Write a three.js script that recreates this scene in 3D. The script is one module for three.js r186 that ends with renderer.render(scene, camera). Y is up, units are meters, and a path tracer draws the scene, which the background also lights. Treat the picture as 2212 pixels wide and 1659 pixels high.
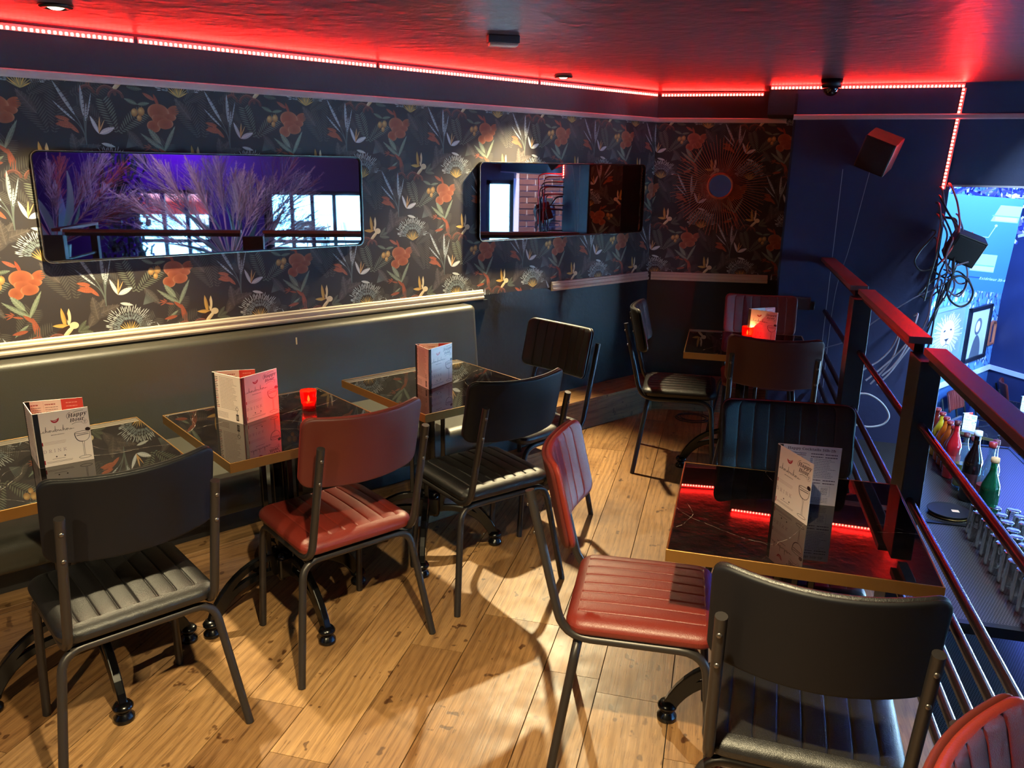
import * as THREE from 'three';
import { RoundedBoxGeometry } from 'three/addons/geometries/RoundedBoxGeometry.js';
import { mergeGeometries } from 'three/addons/utils/BufferGeometryUtils.js';
import { RectAreaLightUniformsLib } from 'three/addons/lights/RectAreaLightUniformsLib.js';

// ---------------------------------------------------------------- camera, sky, lights that fill the place, exposure
const scene = new THREE.Scene();
const FOCAL = 1722.7, PITCH = -15.304 * Math.PI / 180, ROLL = 0.846 * Math.PI / 180, YAW = 14.56 * Math.PI / 180, EYE = 1.691;
const camera = new THREE.PerspectiveCamera(2 * Math.atan(829.5 / FOCAL) * 180 / Math.PI, 2212 / 1659, 0.05, 120);
camera.rotation.order = 'YXZ';
camera.rotation.set(PITCH, YAW, ROLL);
camera.position.set(0, EYE, 0);
scene.add(camera);
const renderer = new THREE.WebGLRenderer({ antialias: true });
renderer.toneMapping = THREE.LinearToneMapping;
renderer.toneMappingExposure = 1.05;
renderer.shadowMap.enabled = true;
RectAreaLightUniformsLib.init();
const SKY = new THREE.Color(0.46, 0.74, 1.0);
scene.background = SKY;
scene.backgroundIntensity = 110;
const WARM = new THREE.Color(1.0, 0.82, 0.46);
const SPOT_POWER = 30, LED_RED = new THREE.Color(1, 0.004, 0.004), LED_POWER = 330;
const BLUE = new THREE.Color(0.26, 0.56, 1.0), VIOLET = new THREE.Color(0.17, 0.04, 1.0);

// ---------------------------------------------------------------- helpers
let seed = 20240607;
const rnd = () => { seed = (seed + 0x6D2B79F5) | 0; let t = Math.imul(seed ^ (seed >>> 15), 1 | seed); t = (t + Math.imul(t ^ (t >>> 7), 61 | t)) ^ t; return ((t ^ (t >>> 14)) >>> 0) / 4294967296; };
const rr = (a, b) => a + (b - a) * rnd();
const V = (x, y, z) => new THREE.Vector3(x, y, z);
const used = {};
function numbered(name) { const base = name.replace(/_\d{3}$/, ''); const n = used[base] = (used[base] ?? -1) + 1; return n ? `${base}_${String(n).padStart(3, '0')}` : base; }
function tag(o, label, category, group) { o.userData.label = label; o.userData.category = category; if (group) o.userData.group = group; return o; }
function thing(name, label, category, [x, y, z] = [0, 0, 0], turn = 0, group) {
  const o = new THREE.Group(); o.name = numbered(name); scene.add(o);
  o.position.set(x, y, z); o.rotation.y = turn;
  return tag(o, label, category, group);
}
function mesh(name, geo, mat, parent = scene) {
  const g = Array.isArray(geo) ? merge(geo) : geo;
  const o = new THREE.Mesh(g, mat);
  o.name = parent === scene ? numbered(name) : name;
  o.castShadow = o.receiveShadow = true;
  parent.add(o);
  return o;
}
function struct(name, geo, mat, parent = scene) { const o = mesh(name, geo, mat, parent); if (parent === scene) o.userData.kind = 'structure'; return o; }
function structGroup(name, [x, y, z] = [0, 0, 0], turn = 0) { const o = new THREE.Group(); o.name = numbered(name); o.position.set(x, y, z); o.rotation.y = turn; o.userData.kind = 'structure'; scene.add(o); return o; }
function dup(root, [x, y, z], turn, label, group) {
  const r = root.clone(); r.name = numbered(root.name); scene.add(r); r.position.set(x, y, z); r.rotation.set(0, turn, 0);
  r.userData = { ...root.userData }; if (label) r.userData.label = label; if (group) r.userData.group = group;
  return r;
}
function norm(g) { g = g.index ? g.toNonIndexed() : g; for (const k of Object.keys(g.attributes)) if (!['position', 'normal', 'uv'].includes(k)) g.deleteAttribute(k); if (!g.attributes.uv) g.setAttribute('uv', new THREE.BufferAttribute(new Float32Array(g.attributes.position.count * 2), 2)); if (!g.attributes.normal) g.computeVertexNormals(); g.morphAttributes = {}; return g; }
function merge(list) { return list.length === 1 ? list[0] : mergeGeometries(list.map(norm), false); }
const box = (w, h, d, x = 0, y = 0, z = 0) => new THREE.BoxGeometry(w, h, d).translate(x, y, z);
const rbox = (w, h, d, r, x = 0, y = 0, z = 0, seg = 2) => new RoundedBoxGeometry(w, h, d, seg, Math.min(r, w / 2.01, h / 2.01, d / 2.01)).translate(x, y, z);
const cyl = (r1, r2, h, x = 0, y = 0, z = 0, seg = 20) => new THREE.CylinderGeometry(r1, r2, h, seg).translate(x, y, z);
const lathe = (pts, seg = 28) => new THREE.LatheGeometry(pts.map(([r, y]) => new THREE.Vector2(r, y)), seg);
// texture coordinates in metres by the dominant axis of each face
function metric(g, s = 1, ox = 0, oy = 0, swap = false) {
  g = norm(g); const p = g.attributes.position, n = g.attributes.normal, uv = g.attributes.uv;
  for (let i = 0; i < p.count; i += 3) {
    const ax = Math.abs(n.getX(i)), ay = Math.abs(n.getY(i)), az = Math.abs(n.getZ(i));
    for (let k = i; k < i + 3; k++) {
      let u, v; if (ay >= ax && ay >= az) { u = p.getX(k); v = p.getZ(k); } else if (ax >= az) { u = p.getZ(k); v = p.getY(k); } else { u = p.getX(k); v = p.getY(k); }
      if (swap) [u, v] = [v, u];
      uv.setXY(k, (u + ox) / s, (v + oy) / s);
    }
  }
  return g;
}
// polyline with rounded corners swept by a circle
function bent(points, r, bendR = 0.05, radial = 10, capped = true) {
  const pts = points.map((p) => V(...p)), path = new THREE.CurvePath();
  let from = pts[0];
  for (let i = 1; i < pts.length; i++) {
    if (i === pts.length - 1) { path.add(new THREE.LineCurve3(from, pts[i])); break; }
    const a = pts[i - 1], b = pts[i], c = pts[i + 1];
    const d = Math.min(bendR, a.distanceTo(b) * 0.49, b.distanceTo(c) * 0.49);
    const p = b.clone().add(a.clone().sub(b).setLength(d)), q = b.clone().add(c.clone().sub(b).setLength(d));
    path.add(new THREE.LineCurve3(from, p)); path.add(new THREE.QuadraticBezierCurve3(p, b, q)); from = q;
  }
  let n = 0; for (const c of path.curves) n += c.isLineCurve3 ? 1 : 6;
  const samples = []; path.curves.forEach((c, i) => { const k = c.isLineCurve3 ? 1 : 6; for (let j = i ? 1 : 0; j <= k; j++) samples.push(c.getPoint(j / k)); });
  return sweep(samples, r, radial, capped);
}
function sweep(samples, r, radial = 8, capped = true) {
  const n = samples.length, pos = [], nor = [], uv = [], idx = [];
  let prev = null; const T = samples.map((p, i) => samples[Math.min(i + 1, n - 1)].clone().sub(samples[Math.max(i - 1, 0)]).normalize());
  let N = Math.abs(T[0].y) < 0.9 ? V(0, 1, 0) : V(1, 0, 0); N.sub(T[0].clone().multiplyScalar(N.dot(T[0]))).normalize();
  let len = 0;
  for (let i = 0; i < n; i++) {
    if (i) { N = N.clone().sub(T[i].clone().multiplyScalar(N.dot(T[i]))).normalize(); len += samples[i].distanceTo(samples[i - 1]); }
    const B = T[i].clone().cross(N), R = typeof r === 'function' ? r(i / (n - 1)) : r;
    for (let k = 0; k <= radial; k++) { const a = k / radial * Math.PI * 2, d = N.clone().multiplyScalar(Math.cos(a)).add(B.clone().multiplyScalar(Math.sin(a))); pos.push(samples[i].x + d.x * R, samples[i].y + d.y * R, samples[i].z + d.z * R); nor.push(d.x, d.y, d.z); uv.push(k / radial, len); }
  }
  for (let i = 0; i < n - 1; i++) for (let k = 0; k < radial; k++) { const a = i * (radial + 1) + k, b = a + radial + 1; idx.push(a, a + 1, b, b, a + 1, b + 1); }
  if (capped) for (const [i, s] of [[0, -1], [n - 1, 1]]) { const c = pos.length / 3; const t = T[i]; pos.push(samples[i].x, samples[i].y, samples[i].z); nor.push(t.x * s, t.y * s, t.z * s); uv.push(0, 0); for (let k = 0; k <= radial; k++) { const a = (i * (radial + 1) + k) * 3; pos.push(pos[a], pos[a + 1], pos[a + 2]); nor.push(t.x * s, t.y * s, t.z * s); uv.push(0, 0); } for (let k = 1; k <= radial; k++) s > 0 ? idx.push(c, c + k, c + k + 1) : idx.push(c, c + k + 1, c + k); }
  const g = new THREE.BufferGeometry(); g.setAttribute('position', new THREE.Float32BufferAttribute(pos, 3)); g.setAttribute('normal', new THREE.Float32BufferAttribute(nor, 3)); g.setAttribute('uv', new THREE.Float32BufferAttribute(uv, 2)); g.setIndex(idx); return g;
}
const rope = (pts, r, n = 40, radial = 6) => sweep(new THREE.CatmullRomCurve3(pts.map((p) => p.isVector3 ? p : V(...p))).getPoints(n), r, radial);
function prism(profile, depth, bevel = 0) { const s = new THREE.Shape(profile.map(([x, y]) => new THREE.Vector2(x, y))); return new THREE.ExtrudeGeometry(s, { depth, bevelEnabled: bevel > 0, bevelSize: bevel, bevelThickness: bevel, bevelSegments: 1, curveSegments: 6 }); }
// pillow-like slab: rounded-rectangle plan, crowned edges, stitched channels across its face
function cushion(w, d, t, { n = 30, radius = 0.03, edge = 0.035, grooves = [], groove = 0.004, inset = 1, back = 0.012, crown = 0 }) {
  const pos = [], uv = [], idx = [];
  const half = (z) => { const k = Math.max(0, Math.abs(z) - (d / 2 - radius)); return w / 2 - radius + Math.sqrt(Math.max(0, radius * radius - k * k)); };
  const sdf = (x, z) => { const qx = Math.abs(x) - (w / 2 - radius), qz = Math.abs(z) - (d / 2 - radius); return Math.min(Math.max(qx, qz), 0) + Math.hypot(Math.max(qx, 0), Math.max(qz, 0)) - radius; };
  const smooth = (e) => Math.sqrt(Math.max(0, 1 - (1 - Math.min(1, Math.max(0, e))) ** 2));
  const q = (k) => { const s = k / n * 2 - 1; return Math.sign(s) * (1 - (1 - Math.abs(s)) ** 1.7); };
  const zs = [], as = []; for (let k = 0; k <= n; k++) { zs.push(q(k)); as.push(q(k)); }
  for (const g of grooves) for (const o of [-0.006, -0.003, -0.0015, 0, 0.0015, 0.003, 0.006]) as.push((g + o) / (w / 2));
  if (grooves.length) for (const s of [-1, 1]) for (const o of [-0.01, 0, 0.01]) zs.push(s * (inset + o));
  as.sort((a, b) => a - b); zs.sort((a, b) => a - b);
  const na = as.length, nz = zs.length;
  for (const side of [1, -1]) {
    const o = pos.length / 3;
    for (let i = 0; i < na; i++) for (let j = 0; j < nz; j++) {
      const z = d / 2 * zs[j], x = as[i] * half(z), e = -sdf(x, z); let y;
      if (side > 0) {
        y = t * (0.45 + 0.55 * smooth(e / edge)) + crown * (1 - as[i] ** 2) * (1 - zs[j] ** 2);
        const inside = Math.min(1, Math.max(0, (inset - Math.abs(zs[j])) / 0.02 + 0.5)), X = as[i] * w / 2;
        for (const gx of grooves) { const u = (X - gx) / 0.0019, v = (X - gx) / 0.011; y -= groove * (0.6 * Math.exp(-u * u) + 0.4 * Math.exp(-v * v)) * inside * Math.min(1, Math.max(0, e / 0.012)); }
      } else y = t * (0.45 - 0.45 * smooth(e / back));
      pos.push(x, y, z); uv.push(x, z);
    }
    for (let i = 0; i < na - 1; i++) for (let j = 0; j < nz - 1; j++) { const a = o + i * nz + j, b = a + nz; side > 0 ? idx.push(a, a + 1, b, b, a + 1, b + 1) : idx.push(a, b, a + 1, b, b + 1, a + 1); }
  }
  const g = new THREE.BufferGeometry(); g.setAttribute('position', new THREE.Float32BufferAttribute(pos, 3)); g.setAttribute('uv', new THREE.Float32BufferAttribute(uv, 2)); g.setIndex(idx); g.computeVertexNormals(); return g;
}
function warp(g, fn) { const p = g.attributes.position, v = V(0, 0, 0); for (let i = 0; i < p.count; i++) { v.fromBufferAttribute(p, i); fn(v); p.setXYZ(i, v.x, v.y, v.z); } g.computeVertexNormals(); return g; }

// ---------------------------------------------------------------- noise and textures
const HASH = new Float32Array(65536); for (let i = 0; i < 65536; i++) HASH[i] = rnd();
const hash = (x, y) => HASH[((x & 255) << 8) | (y & 255)];
function noise(x, y) { const xi = Math.floor(x), yi = Math.floor(y), fx = x - xi, fy = y - yi, u = fx * fx * (3 - 2 * fx), v = fy * fy * (3 - 2 * fy); return (hash(xi, yi) * (1 - u) + hash(xi + 1, yi) * u) * (1 - v) + (hash(xi, yi + 1) * (1 - u) + hash(xi + 1, yi + 1) * u) * v; }
function fbm(x, y, o = 4) { let s = 0, a = 0.5, t = 0; for (let i = 0; i < o; i++) { s += a * noise(x, y); t += a; a *= 0.5; x = x * 2.03 + 17.1; y = y * 2.03 + 9.7; } return s / t; }
function dataTex(w, h, fn, srgb = true) {
  const d = new Uint8Array(w * h * 4); for (let y = 0; y < h; y++) for (let x = 0; x < w; x++) { const c = fn(x / w, y / h), k = (y * w + x) * 4; d[k] = Math.max(0, Math.min(255, c[0] * 255)); d[k + 1] = Math.max(0, Math.min(255, c[1] * 255)); d[k + 2] = Math.max(0, Math.min(255, c[2] * 255)); d[k + 3] = c[3] === undefined ? 255 : c[3] * 255; }
  const t = new THREE.DataTexture(d, w, h); t.wrapS = t.wrapT = THREE.MirroredRepeatWrapping; t.magFilter = THREE.LinearFilter; t.minFilter = THREE.LinearMipmapLinearFilter; t.generateMipmaps = true; if (srgb) t.colorSpace = THREE.SRGBColorSpace; t.needsUpdate = true; return t;
}
function canvasTex(w, h, draw, wrap = THREE.ClampToEdgeWrapping) { const c = document.createElement('canvas'); c.width = w; c.height = h; const x = c.getContext('2d'); draw(x, w, h); const t = new THREE.CanvasTexture(c); t.colorSpace = THREE.SRGBColorSpace; t.wrapS = t.wrapT = wrap; return t; }
const mix = (a, b, t) => a.map((v, i) => v + (b[i] - v) * t);
// oak boards: u across (0.6 m), v along (2.4 m)
function woodTex(light, dark, w = 768, h = 1536, grime = 1) {
  return dataTex(w, h, (u, v) => {
    const X = u * 0.6, Y = v * 2.4;
    const wav = fbm(X * 6, Y * 1.3, 3) * 1.6 + fbm(X * 2 + 40, Y * 0.5, 2) * 2.4;
    const rings = Math.abs(((X * 34 + wav * 2.6) % 1 + 1) % 1 - 0.5) * 2;
    const fine = fbm(X * 300, Y * 10, 3), pore = noise(X * 640 + 3, Y * 20), pore2 = noise(X * 420 + 31, Y * 11);
    let t = 0.26 + 0.20 * rings ** 2.2 + 0.34 * (fine - 0.5) + (pore > 0.8 ? 0.16 : 0) + (pore2 > 0.86 ? 0.2 : 0) + 0.34 * (fbm(X * 3 + 11, Y * 1.6, 3) - 0.5);
    if (grime) { t += Math.max(0, fbm(X * 4 + 5, Y * 3 + 31, 4) - 0.56) * 1.1 * grime; const sp = fbm(X * 26 + 70, Y * 22 + 20, 3); if (sp > 0.775) t += Math.min(0.5, (sp - 0.775) * 9) * grime; }
    return mix(light, dark, Math.max(0, Math.min(1.25, t)));
  });
}
const oakTex = woodTex([0.77, 0.655, 0.50], [0.30, 0.205, 0.13]);
const oakTex2 = woodTex([0.73, 0.62, 0.49], [0.29, 0.205, 0.14], 512, 1024, 0.8);
const oakRough = dataTex(256, 512, (u, v) => { const t = 0.36 + 0.3 * fbm(u * 9, v * 30, 4); return [t, t, t]; }, false);
const grainTex = dataTex(512, 512, (u, v) => { const a = noise(u * 160, v * 160), b = fbm(u * 60, v * 60, 3); const t = 0.55 * a + 0.45 * b; return [t, t, t]; }, false);
const plasterTex = dataTex(512, 512, (u, v) => { const t = fbm(u * 24, v * 24, 5); return [t, t, t]; }, false);
const smudge = dataTex(256, 256, (u, v) => { const t = 0.5 + 0.5 * fbm(u * 7, v * 7, 4); return [t, t, t]; }, false);
function rep(t, s) { const c = t.clone(); c.repeat.set(1 / s, 1 / s); c.needsUpdate = true; return c; }

// tropical wallpaper print: one 0.605 x 0.675 m repeat with two half-dropped motifs
const wallpaperTex = canvasTex(1210, 1350, (c, W, H) => {
  c.fillStyle = '#262123'; c.fillRect(0, 0, W, H);
  const S = W / 0.605;
  const leaf = (x, y, ang, len, wid, fill, vein, bend = 0) => {
    c.save(); c.translate(x * S, -y * S); c.rotate(-ang); const L = len * S, B = wid * S;
    c.beginPath(); c.moveTo(0, 0); c.bezierCurveTo(L * 0.25, -B + bend * L * 0.2, L * 0.7, -B * 0.8 + bend * L * 0.6, L, bend * L); c.bezierCurveTo(L * 0.7, B * 0.8 + bend * L * 0.5, L * 0.25, B + bend * L * 0.1, 0, 0); c.closePath();
    const g = c.createLinearGradient(0, -B, 0, B); g.addColorStop(0, fill[1]); g.addColorStop(0.45, fill[0]); g.addColorStop(1, fill[1]); c.fillStyle = g; c.fill();
    if (vein) { c.strokeStyle = vein; c.lineWidth = Math.max(1, B * 0.1); c.beginPath(); c.moveTo(0, 0); c.quadraticCurveTo(L * 0.5, bend * L * 0.3, L, bend * L); c.stroke(); c.lineWidth = Math.max(0.8, B * 0.05); for (let k = 1; k < 7; k++) { const t = k / 7; for (const s of [-1, 1]) { c.beginPath(); c.moveTo(L * t, bend * L * t * t); c.lineTo(L * (t + 0.1), bend * L * t * t + s * B * 0.62 * Math.sin(Math.PI * t)); c.stroke(); } } }
    c.restore();
  };
  const fern = (x, y, ang, len, col, wid = 0.03, n = 15, bend = 0.2) => { for (let k = 1; k < n; k++) { const t = k / n, a = ang + bend * t, px = x + Math.cos(ang + bend * t / 2) * len * t, py = y + Math.sin(ang + bend * t / 2) * len * t; const l = wid * Math.sin(Math.PI * (0.15 + 0.85 * (1 - t)) ** 0.9) + 0.006; for (const s of [-1, 1]) leaf(px, py, a + s * 1.05, l, 0.0042, col, null); } };
  const motif = (ox, oy) => {
    c.save(); c.translate(ox * S, oy * S);
    // deep background foliage
    for (const [x, y, a, l] of [[-0.19, -0.03, 1.9, 0.15], [-0.17, -0.03, 1.3, 0.17], [-0.25, 0.12, 0.6, 0.13], [0.02, 0.02, 2.4, 0.12], [0.2, -0.16, 0.9, 0.13], [-0.1, 0.13, 0.3, 0.15]]) fern(x, y, a, l, ['#423f3a', '#302d2d'], 0.05, 15);
    for (const [x, y, a, l, w] of [[-0.13, -0.15, 1.0, 0.14, 0.035], [-0.12, -0.11, 0.35, 0.13, 0.032], [-0.09, -0.12, 1.7, 0.10, 0.03], [0.11, 0.0, -0.9, 0.10, 0.026], [-0.22, 0.05, 2.2, 0.11, 0.03]]) leaf(x, y, a, l, w, ['#443d39', '#2f292a'], '#544b46');
    // brown caps and arches
    c.lineCap = 'round'; for (const [x, y, r] of [[0.045, 0.135, 0.034], [0.08, 0.128, 0.027], [-0.03, 0.14, 0.026]]) { c.strokeStyle = '#54302a'; c.lineWidth = 0.012 * S; c.beginPath(); c.arc(x * S, -y * S, r * S, Math.PI * 1.05, Math.PI * 1.95); c.stroke(); c.strokeStyle = '#7a4639'; c.lineWidth = 0.004 * S; c.beginPath(); c.arc(x * S, -y * S, r * 1.12 * S, Math.PI * 1.1, Math.PI * 1.8); c.stroke(); }
    // green fern pair
    fern(0.075, -0.02, 1.95, 0.15, ['#636a58', '#4a5046'], 0.034, 14, -0.1); fern(0.075, -0.02, 0.85, 0.15, ['#636a58', '#4a5046'], 0.034, 14, -0.3);
    for (let k = 0; k < 9; k++) leaf(0.10, -0.075, 0.25 + k * 0.12, 0.07, 0.0022, ['#565d5a', '#3d4442'], null);
    // pale spear leaves
    const pale = ['#aab4ba', '#6f7a82'];
    for (const [tx, ty, w] of [[-0.157, 0.178, 0.011], [-0.05, 0.17, 0.011], [-0.162, 0.10, 0.007], [-0.035, 0.10, 0.007], [-0.012, 0.14, 0.005]]) { const x0 = -0.052, y0 = -0.004, L = Math.hypot(tx - x0, ty - y0), a = Math.atan2(ty - y0, tx - x0); leaf(x0 + (tx - x0) * 0.28, y0 + (ty - y0) * 0.28, a, L * 0.72, w, pale, null, (tx < -0.1 ? 0.03 : -0.02)); c.strokeStyle = '#4d5652'; c.lineWidth = 0.004 * S; c.beginPath(); c.moveTo(x0 * S, -(y0 - 0.06) * S); c.quadraticCurveTo(x0 * S, -(y0) * S, (x0 + (tx - x0) * 0.3) * S, -(y0 + (ty - y0) * 0.3) * S); c.stroke(); c.strokeStyle = '#2a2c30'; c.lineWidth = 0.0022 * S; for (let k = 4; k < 10; k++) { const t = k / 10.5; c.beginPath(); c.moveTo((x0 + (tx - x0) * t) * S, -(y0 + (ty - y0) * t) * S); c.lineTo((x0 + (tx - x0) * t + 0.009) * S, -(y0 + (ty - y0) * t + 0.004) * S); c.stroke(); } }
    // white fan palm
    for (let k = 0; k < 34; k++) { const a = 0.05 + k / 33 * (Math.PI - 0.1), l = (0.088 + 0.022 * HASH[k + 300]) * (1 - 0.08 * Math.abs(a - 1.57)); for (let s = 0; s < 4; s++) { const r0 = 0.036 + s * 0.016 + HASH[k * 7 + s] * 0.006; if (r0 > l) break; leaf(0.035 + Math.cos(a) * r0, -0.172 + Math.sin(a) * r0 * 0.98, a + (HASH[k * 5 + s] - 0.5) * 0.35, 0.014 + HASH[k * 3 + s + 900] * 0.014, 0.0028, s > 1 ? ['#c3cccb', '#95a1a2'] : ['#77868a', '#566368'], null); } }
    leaf(0.005, -0.058, -0.25, 0.055, 0.011, ['#c2c8c6', '#8d9797'], '#dfe3df');
    for (let k = 0; k < 11; k++) leaf(0.035, -0.195, 0.5 + k * 0.21, 0.05 + 0.012 * HASH[k + 40], 0.004, k % 3 ? ['#9a8450', '#6b5a37'] : ['#d6a850', '#a3742b'], null);
    // white lily
    leaf(0.0, -0.02, 1.95, 0.075, 0.012, ['#c9ced3', '#93a0aa'], '#e9ecee'); leaf(0.002, -0.02, 0.42, 0.066, 0.017, ['#d3d7da', '#98a5ae'], '#eef0f0'); leaf(0, -0.02, 1.45, 0.07, 0.006, ['#d0a066', '#a36f3a'], null); leaf(0, -0.015, 1.1, 0.06, 0.004, ['#d0a066', '#a36f3a'], null);
    // lobster-claw bloom
    for (const [x, y, a, l] of [[-0.075, -0.02, 2.35, 0.08], [-0.085, 0.0, 2.75, 0.07], [-0.09, 0.004, 3.05, 0.06], [-0.105, 0.03, 2.9, 0.055], [-0.11, 0.018, 3.25, 0.05]]) leaf(x, y, a, l, 0.0125, ['#a95535', '#7a3422'], '#632a1a');
    // fruit
    leaf(0.163, 0.105, 2.75, 0.055, 0.013, ['#56604d', '#3d453a'], '#7a846e'); leaf(0.163, 0.105, 0.15, 0.05, 0.012, ['#56604d', '#3d453a'], '#7a846e');
    for (const [x, y, rx, ry] of [[0.148, 0.072, 0.013, 0.017], [0.176, 0.077, 0.014, 0.018], [0.166, 0.05, 0.010, 0.014]]) { const g = c.createRadialGradient((x - 0.004) * S, -(y + 0.005) * S, 1, x * S, -y * S, ry * S); g.addColorStop(0, '#dcb065'); g.addColorStop(1, '#8a5a2c'); c.fillStyle = g; c.beginPath(); c.ellipse(x * S, -y * S, rx * S, ry * S, 0.2, 0, 7); c.fill(); }
    // orange hibiscus
    const petal = (x, y, rx, ry, rot) => { const g = c.createRadialGradient(x * S, -y * S, 1, x * S, -y * S, rx * S); g.addColorStop(0, '#7f3820'); g.addColorStop(0.75, '#94492b'); g.addColorStop(1, '#b06e49'); c.fillStyle = g; c.beginPath(); c.ellipse(x * S, -y * S, rx * S, ry * S, rot, 0, 7); c.fill(); };
    leaf(0.235, 0.125, 2.6, 0.055, 0.012, ['#9f523a', '#743424'], '#6f2817'); leaf(0.25, 0.10, 1.9, 0.055, 0.010, ['#9a4128', '#70291a'], '#5b2013');
    petal(0.222, 0.018, 0.028, 0.024, 0.3); petal(0.31, 0.085, 0.03, 0.021, -0.5); petal(0.247, 0.077, 0.045, 0.035, 0.1); petal(0.285, 0.055, 0.036, 0.017, -0.15); petal(0.252, 0.047, 0.036, 0.020, 0.25); petal(0.272, 0.03, 0.034, 0.022, -0.1);
    // big green leaves under it
    const gr = ['#6f7b68', '#515b4e'];
    c.strokeStyle = '#525c4b'; c.lineWidth = 0.0045 * S; c.beginPath(); c.moveTo(0.268 * S, 0.15 * S); c.bezierCurveTo(0.262 * S, 0.06 * S, 0.24 * S, 0.04 * S, 0.20 * S, 0.0 * S); c.stroke();
    leaf(0.245, -0.055, 2.2, 0.078, 0.020, gr, '#8b967f'); leaf(0.255, -0.09, 1.15, 0.125, 0.014, gr, '#8b967f', 0.05); leaf(0.262, -0.085, 2.6, 0.12, 0.015, gr, '#8b967f', 0.1); leaf(0.25, -0.115, 3.6, 0.07, 0.009, gr, '#8b967f', -0.25);
    // orange bird-of-paradise
    for (const [x, y, a, l, w] of [[0.285, -0.185, 1.75, 0.10, 0.019], [0.275, -0.11, 2.4, 0.055, 0.012], [0.245, -0.14, 3.3, 0.06, 0.012], [0.2, -0.07, 2.8, 0.03, 0.004], [0.2, -0.07, 3.2, 0.034, 0.004], [0.2, -0.072, 3.6, 0.03, 0.004], [0.205, -0.07, 2.4, 0.022, 0.004], [0.235, -0.085, 2.9, 0.04, 0.007]]) leaf(x, y, a, l, w, ['#9c4c34', '#6c2f20'], '#7a3826');
    // peeled banana
    c.fillStyle = '#2a1713'; c.beginPath(); c.ellipse(0.375 * S, 0.165 * S, 0.026 * S, 0.02 * S, 0, 0, 7); c.fill();
    leaf(0.385, -0.14, 1.72, 0.085, 0.013, ['#c59645', '#8f6527'], null, 0.04); leaf(0.397, -0.135, 1.35, 0.075, 0.012, ['#e5d2a8', '#c2a56f'], null, -0.12); leaf(0.391, -0.07, -1.45, 0.045, 0.006, ['#2a1713', '#2a1713'], null); leaf(0.40, -0.135, 3.05, 0.065, 0.013, ['#cf9f49', '#94692b'], null); leaf(0.425, -0.13, 3.75, 0.095, 0.012, ['#e9d8b2', '#c9ad79'], null, -0.2); leaf(0.405, -0.132, 3.55, 0.06, 0.006, ['#2a1713', '#2a1713'], null); c.fillStyle = '#ddc79b'; c.beginPath(); c.ellipse(0.418 * S, 0.135 * S, 0.018 * S, 0.015 * S, 0, 0, 7); c.fill();
    for (const a of [0.4, -0.1, 0.9]) leaf(0.43, -0.165, a, 0.06, 0.014, ['#454a3d', '#33372f'], '#5d6353');
    c.restore();
  };
  for (let i = -1; i <= 2; i++) for (let j = -1; j <= 2; j++) { motif(0.1 + i * 0.605, 0.2 + j * 0.675); motif(0.1 + 0.3025 + i * 0.605, 0.2 + 0.3375 + j * 0.675); }
  const im = c.getImageData(0, 0, W, H), d = im.data; for (let i = 0; i < d.length; i += 4) for (let k = 0; k < 3; k++) d[i + k] = 255 * (d[i + k] / 255) ** 0.84; c.putImageData(im, 0, 0);
}, THREE.RepeatWrapping);
// lily of the first motif sits 0.1 m from the left and 0.2 m from the top of the repeat
function paperUV(g, u0, y0) { g = norm(g); const p = g.attributes.position, uv = g.attributes.uv; for (let i = 0; i < p.count; i++) uv.setXY(i, (p.getX(i) - u0 + 0.1) / 0.605, (p.getY(i) - y0 - 0.2) / 0.675); return g; }

const marbleTex = canvasTex(1024, 1024, (c, W, H) => {
  c.fillStyle = '#0b090a'; c.fillRect(0, 0, W, H);
  for (let k = 0; k < 900; k++) { const x = rnd() * W, y = rnd() * H, r = 10 + rnd() * 60; const g = c.createRadialGradient(x, y, 0, x, y, r); g.addColorStop(0, `rgba(${60 + rnd() * 30 | 0},${50 + rnd() * 22 | 0},${44 + rnd() * 18 | 0},${0.05 + rnd() * 0.07})`); g.addColorStop(1, 'rgba(30,25,25,0)'); c.fillStyle = g; c.fillRect(x - r, y - r, 2 * r, 2 * r); }
  const vein = (x, y, a, n, w, al) => { let px = x, py = y; for (let k = 0; k < n; k++) { a += (rnd() - 0.5) * 0.55; const l = 14 + rnd() * 22, q = px + Math.cos(a) * l, r = py + Math.sin(a) * l; c.strokeStyle = `rgba(216,205,192,${al * (0.35 + 0.65 * rnd())})`; c.lineWidth = w * (0.4 + rnd() * 0.9); c.beginPath(); c.moveTo(px, py); c.lineTo(q, r); c.stroke(); px = q; py = r; if (rnd() < 0.05) vein(px, py, a + (rnd() - 0.5) * 1.6, n / 3 | 0, w * 0.6, al * 0.8); } };
  for (const [x, y, a] of [[0, 330, 0.12], [1024, 640, 3.3], [420, 1024, -1.1]]) vein(x, y, a, 40, 2.4, 0.75);
  for (let k = 0; k < 7; k++) vein(rnd() * W, rnd() * H, rnd() * 6.28, 10, 1.1, 0.3);
});
marbleTex.wrapS = marbleTex.wrapT = THREE.MirroredRepeatWrapping;
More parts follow.
